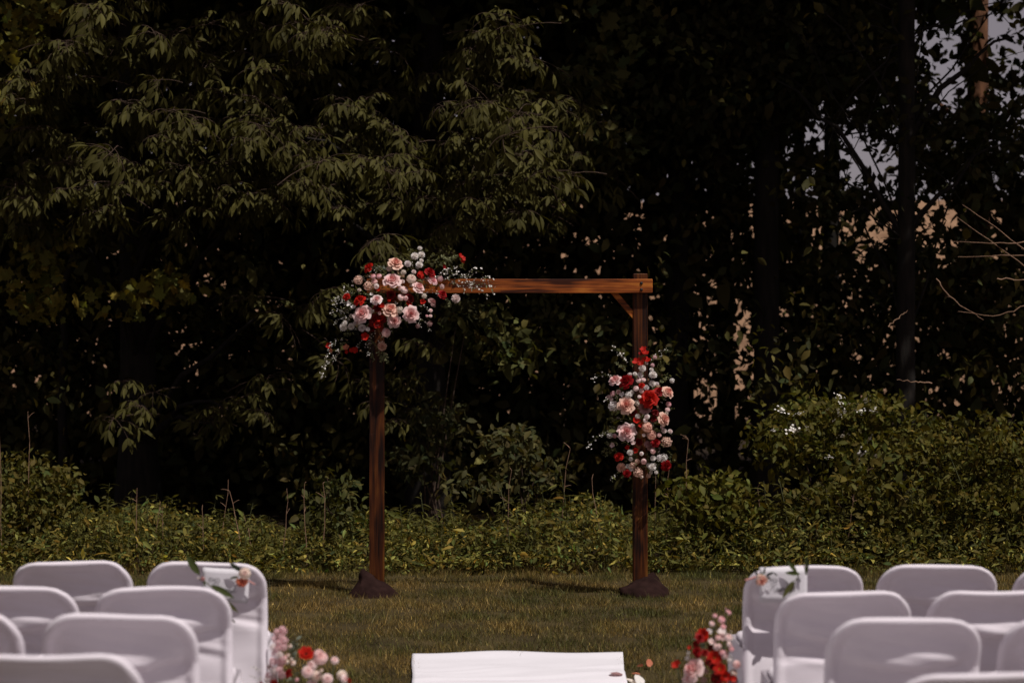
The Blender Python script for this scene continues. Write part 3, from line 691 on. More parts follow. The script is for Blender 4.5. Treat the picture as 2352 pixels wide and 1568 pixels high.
# ------------------------------------------------------------------ aisle runner
def runner():
    xs = np.linspace(-.52, .52, 60); ys = np.concatenate([np.linspace(1.0, 8.8, 50), np.linspace(8.85, 10.09, 70)])
    X, Y = np.meshgrid(xs, ys)
    wr = 0.009 * np.sin(Y * 15 + 2.2 * np.sin(X * 2.3 + .4) + X * 1.7) * (.35 + .65 * np.sin(Y * 4 + X * 3) ** 2) + .005 * fbm(X * .8, Y * 2.2, 44, 5) + .0015 * np.sin(Y * 47 + 3 * np.sin(X * 5 + Y))
    lip = smooth01((Y - 9.97) / .12) * (.016 + .003 * np.sin(X * 9 + 2.6)) + .006 * np.exp(-((Y - 9.72 - .10 * np.sin(X * 2.2)) / .02) ** 2) + .007 * np.exp(-((Y - 9.50 - .16 * X) / .025) ** 2)
    Z = gz(X, Y) + .020 + wr * (1 - .8 * smooth01((Y - 9.7) / .25)) + lip
    X2 = X + .036 + .012 * np.sin(Y * 4.5) * np.sign(X) * (np.abs(X) > .5) + .008 * np.sin(Y * 3)
    Y2 = Y + .018 * smooth01((Y - 9.5) / .5) * np.sin(X * 7.0 + 2.0)
    V = np.stack([X2, Y2, Z], -1).reshape(-1, 3); w = len(xs)
    i, j = np.meshgrid(np.arange(w - 1), np.arange(len(ys) - 1)); b = (j * w + i).ravel()
    me = mesh_np('aisle_runner', V, np.stack([b, b + 1, b + w + 1, b + w], 1), (M_RUNNER,))
    o = tag(link('aisle_runner', me), 'white cloth aisle runner laid on the grass, ending before the arch', 'runner')
    md = o.modifiers.new('thickness', 'SOLIDIFY'); md.thickness = .003
runner()

# ------------------------------------------------------------------ covered folding chairs
CH_H = 0.785; CH_W = 0.467; CR = 0.105
def ycen(z):          # centre line of the back: leans away from the sitter, then the cover runs down to the rear feet
    return np.interp(z, [0, .12, .30, .45, .55, .635, .70, CH_H], [-.115, -.098, -.060, -.036, -.030, -.038, -.068, -.116])
def back_mesh(seed):
    r = np.random.default_rng(seed); nu = 56
    zt = CH_H - CR
    zs = np.concatenate([np.linspace(.03, .5, 14), np.linspace(.52, .70, 40), CH_H - .085 * np.cos(np.linspace(.0, PI / 2, 24))])
    u = np.sin(np.linspace(-PI / 2, PI / 2, nu)); u = .55 * u + .45 * np.sin(u * PI / 2)
    Z = zs[:, None] * np.ones(nu)[None]; 
    hw = np.where(zs > zt, CH_W / 2 - CR + np.sqrt(np.maximum(CR ** 2 - (zs - zt) ** 2, 0)), CH_W / 2 + .012 * (1 - zs / zt) ** 2)
    X = u[None] * hw[:, None]
    qx = np.abs(X) - (CH_W / 2 - CR); qz = Z - zt
    s = np.where((qx > 0) & (qz > 0), CR - np.hypot(qx, qz), np.minimum(hw[:, None] - np.abs(X), CH_H - Z)); s = np.maximum(s, 0)
    rr = .0185
    t = np.where(s < rr, np.sqrt(np.maximum(rr ** 2 - (rr - s) ** 2, 0)), rr - .0115 * smooth01((s - rr) / .026))
    # loose cloth: a shallow lens that bulges below the back board and wrinkles
    lens = np.clip(1 - ((X - r.uniform(-.03, .05)) / .19) ** 2, 0, 1) ** .8
    zc = r.uniform(.615, .64) + .9 * X ** 2; amp = r.uniform(.022, .050)
    bulge = amp * lens * np.exp(-((Z - zc) / np.where(Z > zc, .050, .014)) ** 2) * smooth01((s - .012) / .03)
    wr = (.0032 * np.sin(Z * r.uniform(60, 95) + 3 * np.sin(X * 7 + r.uniform(0, 6))) * np.exp(-((Z - .5) / .12) ** 2) + .0045 * np.sin(X * r.uniform(9, 15) + Z * 18 + r.uniform(0, 6)) + .0012 * np.sin(Z * 150 + X * 30)) * smooth01(s / .05)
    sag = .0035 * np.sin(X * r.uniform(9, 16) + r.uniform(0, 6)) * smooth01((Z - .70) / .08) * (np.abs(X) < CH_W / 2 - CR * .4)
    yc = ycen(Z) + np.zeros_like(X)
    rear = yc - t - bulge - wr; front = yc + t + .004 * smooth01(s / .05)
    edge = s <= 1e-6
    VR = np.stack([X, rear, Z + sag], -1).reshape(-1, 3); VF = np.stack([X, front, Z + sag], -1).reshape(-1, 3)
    w = nu; h = len(zs)
    i, j = np.meshgrid(np.arange(w - 1), np.arange(h - 1)); b = (j * w + i).ravel()
    FR = np.stack([b, b + 1, b + w + 1, b + w], 1); FF = FR[:, ::-1] + len(VR)
    me = mesh_np('back_cover', np.concatenate([VR, VF]), np.concatenate([FR, FF]), (M_FABRIC,))
    import bmesh
    bm = bmesh.new(); bm.from_mesh(me); bmesh.ops.remove_doubles(bm, verts=bm.verts, dist=2e-4); bm.to_mesh(me); bm.free()
    for p in me.polygons: p.use_smooth = True
    return me
def seat_mesh():
    nu, nv = 20, 20; V = []
    g = Geo(); rings = []
    for k, (ins, z) in enumerate([(.0, .425), (.0, .440), (.006, .450), (.02, .4555), (.06, .452), (.12, .448), (.19, .447)]):
        ring = []
        for q in range(48):
            a = 2 * PI * q / 48; ca, sa = math.cos(a), math.sin(a); e = .38
            ring.append((math.copysign(abs(ca) ** e, ca) * (.215 - ins), .175 + math.copysign(abs(sa) ** e, sa) * (.205 - ins), z))
        rings.append(ring)
    V = np.array(rings).reshape(-1, 3)
    F = [[k * 48 + q, k * 48 + (q + 1) % 48, (k + 1) * 48 + (q + 1) % 48, (k + 1) * 48 + q] for k in range(6) for q in range(48)]
    V = np.concatenate([V, [[0, .175, .447]]]); T = [[6 * 48 + q, 6 * 48 + (q + 1) % 48, len(V) - 1] for q in range(48)]
    return mesh_np('seat_cover', V, [np.array(T), np.array(F)], (M_FABRIC,))
def skirt_mesh():
    """stretched sides and front, cut out between the four feet"""
    corners = [(-.235, -.06), (-.222, .385), (.222, .385), (.235, -.06)]
    g = Geo()
    for a, b in zip(corners[:-1], corners[1:]):
        k, m = 16, 12; V = []
        for j in range(m + 1):
            v = j / m
            for i in range(k + 1):
                u = i / k; x = a[0] + (b[0] - a[0]) * u; y = a[1] + (b[1] - a[1]) * u
                lo = .30 * (1 - (2 * u - 1) ** 4) ** .9 + .01
                pull = .03 * (4 * u * (1 - u)) * (1 - abs(2 * v - 1))
                n = norm(np.array([-(b[1] - a[1]), b[0] - a[0]]))
                z = lo + (.432 - lo) * v
                V.append((x * (1 + .05 * (1 - v)) - n[0] * -pull * .6, y + (.03 * (1 - v) if y > .2 else -.05 * (1 - v)) + n[1] * -pull * .6, z))
        F = [[j * (k + 1) + i, j * (k + 1) + i + 1, (j + 1) * (k + 1) + i + 1, (j + 1) * (k + 1) + i] for j in range(m) for i in range(k)]
        g.add(np.array(V), F)
    return g.mesh('skirt', (M_FABRIC,))
def foot_mesh():
    V, F = tube([(0, 0, 0), (0, 0, .05), (0, 0, .12)], [.017, .016, .014], 10)
    g = Geo(); g.add(V, F); return g.mesh('foot_pocket', (M_FABRIC,))
BACKS = [back_mesh(300 + k) for k in range(5)]; SEAT = seat_mesh(); SKIRT = skirt_mesh(); FOOT = foot_mesh()
ROWS_L = [7.75, 6.79, 5.92, 5.24]; ROWS_R = [7.72, 6.78, 5.93, 5.10]
ORD = ['front', 'second', 'third', 'fourth']
def chair(x, y, label, top, k, rz):
    c = empty('covered_chair', (x, y + .09, float(gz(x, y))), label, 'chair', 'white covered chairs beside the aisle', rz)
    s = (top - float(gz(x, y))) / CH_H
    link('back_cover', BACKS[k % 5], c, (0, 0, 0), None, (1, 1, s)); link('seat_cover', SEAT, c); link('skirt', SKIRT, c)
    for fx, fy in ((-.235, -.11), (.235, -.11), (-.23, .415), (.23, .415)): link('foot_pocket', FOOT, c, (fx, fy, 0))
    return c
TOPS_L = [1289, 1345, 1407, 1498]; TOPS_R = [1298, 1356, 1417, 1541]
XA_L = [-1.193, -1.196, -1.172, -1.205]; XA_R = [1.132, 1.131, 1.170, 1.215]
N_L = [3, 2, 2, 1]; N_R = [3, 3, 2, 2]
WHICH = ['at the aisle', 'next to the aisle chair', 'third from the aisle']
k = 0; CHAIRS = {}
for side, rows, tops, xa, nn, sg in (('left', ROWS_L, TOPS_L, XA_L, N_L, -1), ('right', ROWS_R, TOPS_R, XA_R, N_R, 1)):
    for r_ in range(4):
        for j in range(nn[r_]):
            d = rows[r_]; x = xa[r_] + sg * .522 * j
            sidew = 'side of the aisle under the arch corner thick with flowers' if sg < 0 else 'side of the aisle toward the bare arch corner'
            if r_ == 0 and j == 0: lab = 'white covered chair with a reserved card, ' + ('flower-corner' if sg < 0 else 'bare-corner') + ' side of aisle, front row'
            else: lab = 'white covered chair, %s row, %s, on the %s side' % (ORD[r_], WHICH[j], 'flower-corner' if sg < 0 else 'bare-beam')
            z = CAM_H - (tops[r_] + (3 if j else 0) * R.uniform(-1, 1) - HORIZON) * d / FPX
            CHAIRS[(sg, r_, j)] = chair(x, d, lab, z, k, math.radians(R.uniform(-2.2, 2.2))); k += 1

# ------------------------------------------------------------------ flowers
def petal_grid(phi, rad, z, span, n=5, m=5, waves=0.0, seed=0):
    """rad(v), z(v), span(v) -> patch"""
    V = []
    for j in range(m):
        v = j / (m - 1)
        for i in range(n):
            u = 2 * i / (n - 1) - 1
            tip = 1 - .30 * abs(u) ** 2.2 * (v > .5) * (v - .5) / .5
            a = phi + u * span(v); rr = rad(v) * (1 - .05 * (1 - u * u)) + waves * v * math.sin(3 * u + seed)
            V.append((rr * math.cos(a), rr * math.sin(a), z(v) * tip))
    F = [[j * n + i, j * n + i + 1, (j + 1) * n + i + 1, (j + 1) * n + i] for j in range(m - 1) for i in range(n - 1)]
    return np.array(V), np.array(F)
def rose_mesh(seed):
    r = random.Random(seed); g = Geo(); ph = r.random() * 6
    L = [(.11, .80, 2, 1.9, 0), (.24, .84, 3, 1.2, .05), (.40, .80, 3, 1.15, .2), (.58, .66, 4, .92, .5), (.80, .44, 5, .74, .9), (1.02, .14, 5, .66, 1.2)]
    for k, (rk, h, n, sp, curl) in enumerate(L):
        for i in range(n):
            p = ph + 2 * PI * (i + .5 * (k % 2)) / n + r.gauss(0, .12); q = r.uniform(.92, 1.1)
            rad = lambda v, rk=rk, c=curl, q=q: q * (rk * (.30 + .70 * v ** .6) + .12 * c * max(0, v - .75) * 4)
            z = lambda v, h=h, c=curl, q=q, dz=r.gauss(0, .05): q * (h * v ** .9 - .16 * c * max(0, v - .7) * 3.3) - .15 * (1 - v) + dz * v
            span = lambda v, sp=sp: sp * (.45 + .55 * math.sin(min(1, v * 1.15) * PI / 2)) * (1 - .45 * max(0, v - .72) / .28)
            V, F = petal_grid(p, rad, z, span, 7, 6, .035, r.random() * 6)
            w = .52 + .48 * k / 5
            j_ = r.uniform(.9, 1.06); g.add(V, F, 0, ((.8 + .2 * w) * j_, w * j_, w * j_))
    for i in range(5):
        a = i * 2 * PI / 5; V, F, c = scatter(LANCE[0], LANCE[1], np.array([[.1 * math.cos(a), .1 * math.sin(a), -.12]]), frames(np.array([[math.cos(a), math.sin(a), -.1]]), np.array([[0, 0, 1.]])), np.array([[.8, 1.6, .8]]), np.array([[.05, .06, .03]]))
        g.add(V, F, 1, c)
    return g.mesh('rose', (M_PETAL, M_LEAF))
def globe_mesh(seed):
    r = random.Random(seed); g = Geo()
    for k, (rk, n, top, bot, sp) in enumerate([(.35, 3, 8, 100, 1.2), (.52, 4, 12, 105, 1.0), (.68, 5, 20, 110, .85), (.82, 6, 30, 120, .75), (.94, 6, 44, 130, .72), (1.02, 6, 58, 140, .7)]):
        for i in range(n):
            p = 2 * PI * (i + .5 * (k % 2)) / n + r.gauss(0, .1); t0, t1 = math.radians(bot), math.radians(top * r.uniform(.85, 1.15))
            th = lambda v: t0 + (t1 - t0) * v
            V, F = petal_grid(p, lambda v, rk=rk: rk * max(.05, math.sin(th(v))), lambda v, rk=rk: rk * math.cos(th(v)) * .85, lambda v, sp=sp: sp * (1 - .35 * v * v), 5, 6, .02, r.random() * 6)
            w = .66 + .34 * k / 5; g.add(V, F, 0, (.9 + .1 * w, w, w))
    return g.mesh('ranunculus', (M_PETAL,))
def fib(n, top=1.0, bot=-.4):
    i = np.arange(n) + .5; z = top + (bot - top) * i / n; a = i * 2.39996; rr = np.sqrt(np.maximum(0, 1 - z * z))
    return np.stack([rr * np.cos(a), rr * np.sin(a), z], 1)
PET = leaf_strip([.10, .24, .30, .16], -.12, .25)
def pompon_mesh(seed):
    g = Geo(); r = np.random.default_rng(seed)
    for rad, n, L in ((.45, 60, .42), (.25, 40, .5), (.0, 30, .6)):
        d = norm(fib(n) + r.normal(0, .06, (n, 3)))
        V, F, c = scatter(PET[0], PET[1], d * rad, frames(d, norm(np.tile([0, 0, 1.], (n, 1)) + r.normal(0, .3, (n, 3)))), np.tile([L * 1.25, L * .75, L], (n, 1)), np.full((n, 3), 1.0) * r.uniform(.9, 1, (n, 1)))
        g.add(V, F, 0, c)
    return g.mesh('chrysanthemum', (M_PETAL,))
def cluster_mesh(seed, n=58):
    g = Geo(); r = np.random.default_rng(seed)
    for p in fib(n, 1, -.6):
        p = p * r.uniform(.6, 1.0); ax = norm(p + r.normal(0, .2, 3)); m = 5
        a = np.arange(m) * 2 * PI / m; t1 = norm(np.cross(ax, [.3, .5, .81])); t2 = np.cross(ax, t1)
        d = np.cos(a)[:, None] * t1 + np.sin(a)[:, None] * t2 + ax * .35
        V, F, c = scatter(PET[0], PET[1], np.tile(p, (m, 1)), frames(d, np.tile(ax, (m, 1))), np.full(m, .25), np.full((m, 3), r.uniform(.85, 1)))
        g.add(V, F, 0, c)
    return g.mesh('blossom_cluster', (M_PETAL,))
def open_mesh(seed, n=6, rows=1, cup=.45, centre=None):
    g = Geo(); r = np.random.default_rng(seed)
    for k in range(rows):
        a = np.arange(n) * 2 * PI / n + k * PI / n + r.normal(0, .08, n)
        d = np.stack([np.cos(a), np.sin(a), np.full(n, cup + .3 * k) + r.normal(0, .12, n)], 1)
        V, F, c = scatter(PET[0], PET[1], d * .06, frames(d, np.tile([0, 0, 1.], (n, 1))), np.tile([1 - .22 * k, 1.35 - .3 * k, 1.], (n, 1)), np.full((n, 3), 1.0) * r.uniform(.75, 1, (n, 1)))
        g.add(V, F, 0, c)
    if centre:
        d = fib(24, 1, 0) * .17 + [0, 0, .12]; m = len(d)
        V, F, c = scatter(PET[0], PET[1], d * .6, frames(norm(d), np.tile([.1, .2, 1.], (m, 1))), np.full(m, .14), np.ones((m, 3))); g.add(V, F, 1, c)
    return g.mesh('open_flower', (M_PETAL, centre or M_CENTRE))
ROSES = [rose_mesh(i) for i in range(5)]; GLOBES = [globe_mesh(i) for i in range(3)]; POMS = [pompon_mesh(i) for i in range(2)]
CLUST = [cluster_mesh(i) for i in range(3)]; OPENS = [open_mesh(i, 5, 1, .5) for i in range(3)]
DAISY = open_mesh(9, 9, 2, .25, M_CENTRE); ANEM = open_mesh(10, 7, 2, .3, M_DARKCENTRE)
def sprig_mesh(seed, L=.22, white=True, nleaf=14, lsize=.03, curve=.05, col=(.19, .195, .10)):
    """stem along +x, arching; white blossoms or leaves"""
    g = Geo(); r = np.random.default_rng(seed)
    path = np.stack([np.linspace(0, L, 8), np.cumsum(r.normal(0, .006, 8)), curve * np.sin(np.linspace(0, PI * .8, 8)) - .3 * curve * np.linspace(0, 1, 8) ** 2], 1)
    V, F = tube(path, np.linspace(.0022, .001, 8), 4); g.add(V, F, 0, (.06, .065, .03))
    for k in range(nleaf):
        t = r.uniform(.1, 1); p = np.array([np.interp(t, np.linspace(0, 1, 8), path[:, j]) for j in range(3)])
        d = norm(np.array([.6, r.normal(0, 1), r.normal(.2, .8)]))
        if white and r.random() < .72:
            q = p + d * r.uniform(.012, .035); V, F = tube([p, q], [.0009, .0007], 3); g.add(V, F, 0, (.07, .075, .035))
            for b in range(r.integers(1, 4)):
                ax = norm(d + r.normal(0, .6, 3)); qq = q + r.normal(0, .006, 3); m = 5; a = np.arange(m) * 2 * PI / m
                t1 = norm(np.cross(ax, [.3, .5, .81])); t2 = np.cross(ax, t1)
                dd = np.cos(a)[:, None] * t1 + np.sin(a)[:, None] * t2 + ax * .5
                V, F, c = scatter(DIAMOND[0], DIAMOND[1], np.tile(qq, (m, 1)), frames(dd, np.tile(ax, (m, 1))), np.full(m, r.uniform(.008, .0115)), np.ones((m, 3))); g.add(V, F, 1, c)
        else:
            ls = lsize * r.uniform(.7, 1.2)
            V, F, c = scatter(OVAL[0], OVAL[1], p[None], frames(d[None], norm(np.array([[0, -.3, 1.]]) + r.normal(0, .4, (1, 3)))), np.array([[ls, ls * .75, ls]]), np.asarray(col)[None] * math.exp(r.normal(0, .2))); g.add(V, F, 0, c)
    return g.mesh('sprig', (M_LEAF, M_WHITEPETAL))
WSPRIG = [sprig_mesh(400 + i) for i in range(4)]
GSPRIG = [sprig_mesh(420 + i, .17, False, 26, .034) for i in range(4)]
EUCA = [sprig_mesh(440 + i, .16, False, 16, .05, .03, (.17, .19, .15)) for i in range(2)]
COL = dict(blush=(.90, .67, .64), peach=(.88, .59, .47), cream=(.86, .76, .66), pink=(.88, .57, .59), mauve=(.50, .30, .29), red=(.52, .016, .007), crimson=(.30, .007, .009), darkred=(.17, .006, .007),
           white=(.94, .89, .85), lilac=(.86, .79, .78), coral=(.70, .24, .14), pale=(.92, .79, .76))
def facing(dx, dz, up=.55, jit=.28):
    """orientation whose +z looks at the viewer's side, splayed outwards from the arrangement's middle"""
    v = Vector((dx * .75 + R.gauss(0, jit), -1.0, dz * .55 + up + R.gauss(0, jit))).normalized()
    return v.to_track_quat('Z', 'Y') @ Quaternion((0, 0, 1), R.random() * 6.28)
def along(v): return Vector(v).normalized().to_track_quat('X', 'Z') @ Quaternion((1, 0, 0), R.gauss(0, .5))
KIND = dict(rose=('rose', ROSES, .95), globe=('ranunculus', GLOBES, .95), mum=('chrysanthemum', POMS, 1.05), clus=('blossom_cluster', CLUST, .95), open=('open_flower', OPENS, 1.15), daisy=('daisy', [DAISY], 1.1), anem=('anemone', [ANEM], 1.1))
def bouquet(t, base, flowers, conv, d, zoom, cx, cz, depth=.10):
    px_m = d / FPX * .9408 / zoom
    for zx, zy, r, kind, col in flowers:
        px, py = conv(zx, zy); nm, ms, f = KIND[kind]
        ux = (px - cx[0]) / cx[1]; uz = -(py - cz[0]) / cz[1]
        dd = d - depth * max(0, 1 - .6 * (ux * ux + uz * uz)) - (.02 if kind == 'rose' else 0) + R.uniform(0, .03) + (.04 if col in ('darkred', 'mauve') else 0)
        p = P(px, py, dd) - Vector(base)
        link(nm, R.choice(ms), t, p, facing(ux, uz), r * px_m * f, COL[col])
def sprigs(t, base, items, conv, d, meshes, name, L):
    for (x0, y0, x1, y1) in items:
        a = P(*conv(x0, y0), d); b = P(*conv(x1, y1), d - R.uniform(.0, .05)); v = b - a
        link(name, R.choice(meshes), t, a - Vector(base), along(v), v.length / L)

# corner arrangement over the left post
bx = (P(890, 0, 12.5).x, 12.55, P(0, 690, 12.5).z)
t = empty('corner_flower_arrangement', bx, 'large cluster of blush roses and red flowers draped over the arch corner', 'flowers', 'flower arrangements on the arch')
FL = [(860,460,92,'rose','blush'),(895,275,76,'rose','peach'),(545,810,98,'rose','blush'),(838,765,82,'rose','peach'),(1060,815,88,'rose','blush'),(885,885,74,'rose','blush'),(695,660,60,'rose','pale'),(1065,440,56,'globe','cream'),(1140,530,66,'rose','blush'),(1290,460,56,'rose','pink'),
 (795,1010,54,'globe','blush'),(990,555,46,'globe','pale'),(955,635,42,'globe','pale'),(1005,645,28,'globe','blush'),(945,535,30,'globe','pale'),(720,410,32,'globe','pink'),(658,412,30,'globe','pink'),(672,468,36,'globe','blush'),(1270,775,24,'globe','pale'),(1230,832,18,'globe','pink'),(1268,832,22,'globe','pale'),(1285,690,52,'rose','mauve'),
 (612,320,56,'rose','red'),(1260,372,62,'rose','crimson'),(515,668,64,'rose','red'),(375,630,38,'rose','red'),(1395,605,52,'rose','crimson'),(1155,430,46,'open','red'),(1160,390,30,'open','red'),(1035,645,58,'rose','darkred'),(1030,680,40,'open','red'),(705,555,28,'open','red'),(715,740,58,'rose','darkred'),(745,735,36,'open','red'),(700,885,86,'rose','darkred'),(740,870,44,'open','red'),(700,920,40,'open','red'),(1185,690,32,'open','red'),
 (1580,205,34,'open','red'),(1605,225,32,'open','red'),(1600,265,26,'open','red'),(1405,315,26,'open','crimson'),(1050,725,24,'open','red'),(575,1055,44,'open','red'),(195,1150,34,'open','red'),(372,1175,36,'open','coral'),(385,1205,28,'open','red'),(430,1195,26,'open','red'),(470,1190,36,'open','red'),(215,1200,22,'open','coral'),(845,610,50,'rose','darkred'),(640,960,40,'rose','darkred'),
 (1100,200,44,'mum','white'),(1170,185,40,'mum','white'),(1150,290,40,'mum','white'),(1025,280,38,'mum','lilac'),(1155,115,26,'mum','white'),(1170,245,24,'mum','white'),(1090,365,26,'mum','pale'),(345,950,46,'mum','white'),(425,945,38,'mum','white'),(460,915,22,'mum','lilac'),(540,960,42,'mum','lilac'),(1535,648,50,'mum','pale'),(755,1152,52,'mum','peach'),(600,975,26,'mum','lilac'),(360,905,26,'mum','white'),
 (500,455,52,'clus','peach'),(605,515,52,'clus','peach'),(1200,620,30,'clus','cream'),(980,370,30,'clus','cream'),(830,330,34,'clus','cream'),(1370,440,34,'clus','pink'),(1390,520,28,'clus','blush'),(940,770,40,'clus','cream'),(1260,915,32,'clus','mauve'),(1130,940,26,'clus','mauve')]
for k in range(46):
    a = R.uniform(0, 6.28); q = R.random() ** .5; zx = 800 + 420 * q * math.cos(a); zy = 660 + 330 * q * math.sin(a) - (400 * q * math.cos(a)) * .3
    if all((zx - f[0]) ** 2 + (zy - f[1]) ** 2 > (.75 * f[2] + 16) ** 2 for f in FL):
        FL.append((zx, zy, R.uniform(18, 32), R.choice(['clus', 'globe', 'mum', 'open', 'globe']), R.choice(['white', 'pale', 'blush', 'crimson', 'white', 'red', 'cream'])))
bouquet(t, bx, FL, pz1, 12.46, 4.356, (890, 130), (690, 110), .12)
WS = [(1300,460,1560,400),(1330,440,1480,360),(1400,470,1640,430),(1500,460,1700,420),(1450,500,1660,500),(1560,440,1830,390),(1600,500,1820,500),(1640,480,1940,540),(1700,440,1935,500),(1640,540,1860,650),(1540,500,1640,580),(1420,430,1560,340),
 (460,720,250,715),(430,720,330,690),(380,800,205,800),(420,830,300,790),(330,860,255,930),(440,760,330,830),(420,960,330,1000),(380,1080,200,1140),(330,1180,160,1290),(280,1250,150,1390),(250,1280,135,1470),(330,1220,220,1310),(280,1120,190,1200),(660,1050,600,1180),(650,1080,640,1250),(1110,850,1240,1000),(1100,900,1160,960),(560,1080,500,1200),(540,430,360,560),(620,640,520,700),(880,680,960,760)]
for k in range(26):
    a = R.uniform(0, 6.28); zx = 790 + 400 * math.cos(a); zy = 660 + 300 * math.sin(a) - 120 * math.cos(a)
    WS.append((zx, zy, zx + 120 * math.cos(a) + R.gauss(0, 30), zy + 90 * math.sin(a) + R.gauss(0, 40)))
sprigs(t, bx, WS, pz1, 12.44, WSPRIG, 'blossom_sprig', .22)
GS = [(1000,300,930,200),(1040,260,1000,130),(1080,240,1040,120),(1150,260,1250,150),(1200,300,1330,190),(1250,320,1420,200),(1300,340,1480,230),(1350,330,1560,260),(1400,380,1620,340),(1450,330,1600,210),(1180,330,1320,260),(600,620,420,580),(560,600,400,640),(480,740,240,690),(460,760,300,740),(400,880,240,860),(420,1000,300,1020),(480,1040,330,1100),(420,1120,300,1150),(640,1200,650,1320),(680,1200,720,1350),(700,1190,800,1330),(740,1240,800,1350),(620,1100,680,1200),
 (900,960,960,980),(1160,700,1220,620),(900,700,960,640),(600,760,560,700),(660,600,640,540),(1100,420,1040,330),(1420,640,1450,760),(1250,540,1380,560),(760,360,660,300),(1080,580,1200,620),(840,900,820,980),(470,850,440,800),(640,880,600,960),(780,560,740,640),(800,700,740,620),(930,860,1000,960),(1200,840,1260,920)]
sprigs(t, bx, GS, pz1, 12.49, GSPRIG, 'greenery_sprig', .17)
for k in range(95):
    a = R.uniform(0, 6.28); q = R.random() ** .5; zx = 820 + 430 * q * math.cos(a) - 60; zy = 640 + 330 * q * math.sin(a); zy += (zx - 820) * -.28
    GB = R.uniform(60, 130); b_ = R.uniform(0, 6.28); sprigs(t, bx, [(zx, zy, zx + GB * math.cos(b_), zy + GB * math.sin(b_))], pz1, R.uniform(12.47, 12.52), GSPRIG, 'greenery_sprig', .17)
sprigs(t, bx, [(690,350,760,320),(820,350,780,310),(660,300,700,340),(1180,600,1220,640),(1000,360,960,390)], pz1, 12.44, EUCA, 'eucalyptus_sprig', .16)
# hanging arrangement on the right post
bx = (P(1470, 0, 12.5).x, 12.55, P(0, 950, 12.5).z)
t = empty('post_flower_arrangement', bx, 'long hanging cluster of pink and red flowers tied to the arch post', 'flowers', 'flower arrangements on the arch')
FR_ = [(215,755,43,'rose','blush'),(284,912,53,'rose','peach'),(286,1083,58,'rose','blush'),(430,870,60,'rose','red'),(283,762,48,'rose','crimson'),(495,825,34,'rose','crimson'),(548,828,40,'rose','peach'),(405,930,40,'rose','mauve'),(525,1000,43,'rose','peach'),(418,1052,37,'globe','peach'),(447,1102,35,'globe','peach'),(198,838,20,'globe','pink'),(172,860,16,'globe','pale'),(190,874,14,'globe','pale'),
 (555,905,20,'globe','pink'),(548,940,18,'globe','pale'),(365,752,21,'globe','pale'),(395,750,17,'globe','pale'),(347,805,20,'globe','pale'),(382,820,18,'globe','blush'),(382,786,19,'rose','red'),(386,677,25,'mum','white'),(455,720,27,'mum','white'),(372,720,21,'mum','lilac'),(450,775,23,'mum','white'),(412,800,19,'mum','lilac'),(340,712,14,'mum','white'),(320,830,15,'mum','white'),(480,775,14,'mum','lilac'),
 (300,848,25,'clus','white'),(200,918,34,'clus','lilac'),(355,898,20,'clus','cream'),(395,560,22,'open','red'),(400,585,26,'open','red'),(380,590,18,'open','crimson'),(355,640,28,'open','red'),(410,632,28,'open','red'),(380,650,22,'open','red'),(468,607,14,'clus','pink'),(452,657,14,'clus','pink'),(445,685,14,'mum','white'),(415,645,12,'mum','white'),
 (350,1015,24,'open','red'),(375,1040,14,'open','red'),(470,1150,30,'rose','crimson'),(540,1145,36,'clus','peach'),(495,1102,17,'globe','blush'),(525,1075,18,'mum','pale'),(512,1053,11,'globe','pale'),(440,1180,27,'globe','mauve'),(455,1205,20,'globe','blush'),(420,1160,24,'globe','mauve'),(310,1213,21,'mum','white'),(347,1198,18,'open','red'),(294,1185,16,'open','red'),(238,1240,29,'rose','red'),
 (313,1255,14,'mum','white'),(253,1308,31,'mum','peach'),(290,1348,24,'rose','crimson'),(360,1340,32,'clus','peach'),(325,1295,21,'clus','peach'),(397,1271,21,'globe','blush'),(355,1270,17,'clus','peach'),(455,1250,19,'mum','white'),(450,1305,26,'mum','white'),(425,1295,14,'mum','white'),(442,1340,12,'mum','white'),(520,1245,30,'clus','white'),(495,1245,18,'clus','lilac'),(540,1297,33,'rose','crimson'),(427,1362,16,'clus','peach'),(365,1145,24,'rose','darkred'),
 (210,1107,16,'globe','pink'),(180,1105,20,'clus','white'),(470,960,24,'rose','darkred'),(330,960,24,'rose','darkred'),(460,1000,20,'rose','darkred'),(540,965,16,'clus','cream')]
for k in range(60):
    zx = 375 + R.gauss(0, 85); zy = R.uniform(700, 1370)
    if all((zx - f[0]) ** 2 + (zy - f[1]) ** 2 > (.75 * f[2] + 10) ** 2 for f in FR_):
        FR_.append((zx, zy, R.uniform(12, 20), R.choice(['clus', 'globe', 'mum', 'open', 'globe']), R.choice(['white', 'pale', 'blush', 'crimson', 'white', 'red', 'cream'])))
bouquet(t, bx, FR_, pz2, 12.46, 2.6133, (1475, 75), (955, 160), .11)
sprigs(t, bx, [(290,660,190,555),(280,640,240,570),(230,740,80,760),(260,860,160,870),(180,1095,60,1190),(210,1090,140,1080),(500,610,545,555),(440,650,510,575),(270,1030,240,990),(500,900,540,880),(230,1330,195,1400),(480,1180,480,1330)], pz2, 12.44, WSPRIG, 'blossom_sprig', .22)
sprigs(t, bx, [(300,690,220,640),(280,680,250,660),(320,680,300,620),(480,690,540,640),(490,700,560,660),(500,740,570,735),(490,760,550,760),(230,1010,180,1030),(230,1060,170,1060),(240,1170,160,1170),(240,1200,130,1230),(250,1220,150,1250),(550,960,590,940),(540,1080,570,1110),(350,1360,370,1400),(420,1340,450,1400),(300,1340,260,1390),(250,960,200,960),(400,980,340,960),(440,1000,470,1040),(340,1080,370,1120),(340,930,380,960),(250,850,230,890),(430,1230,400,1320),(540,1200,560,1250)], pz2, 12.49, GSPRIG, 'greenery_sprig', .17)
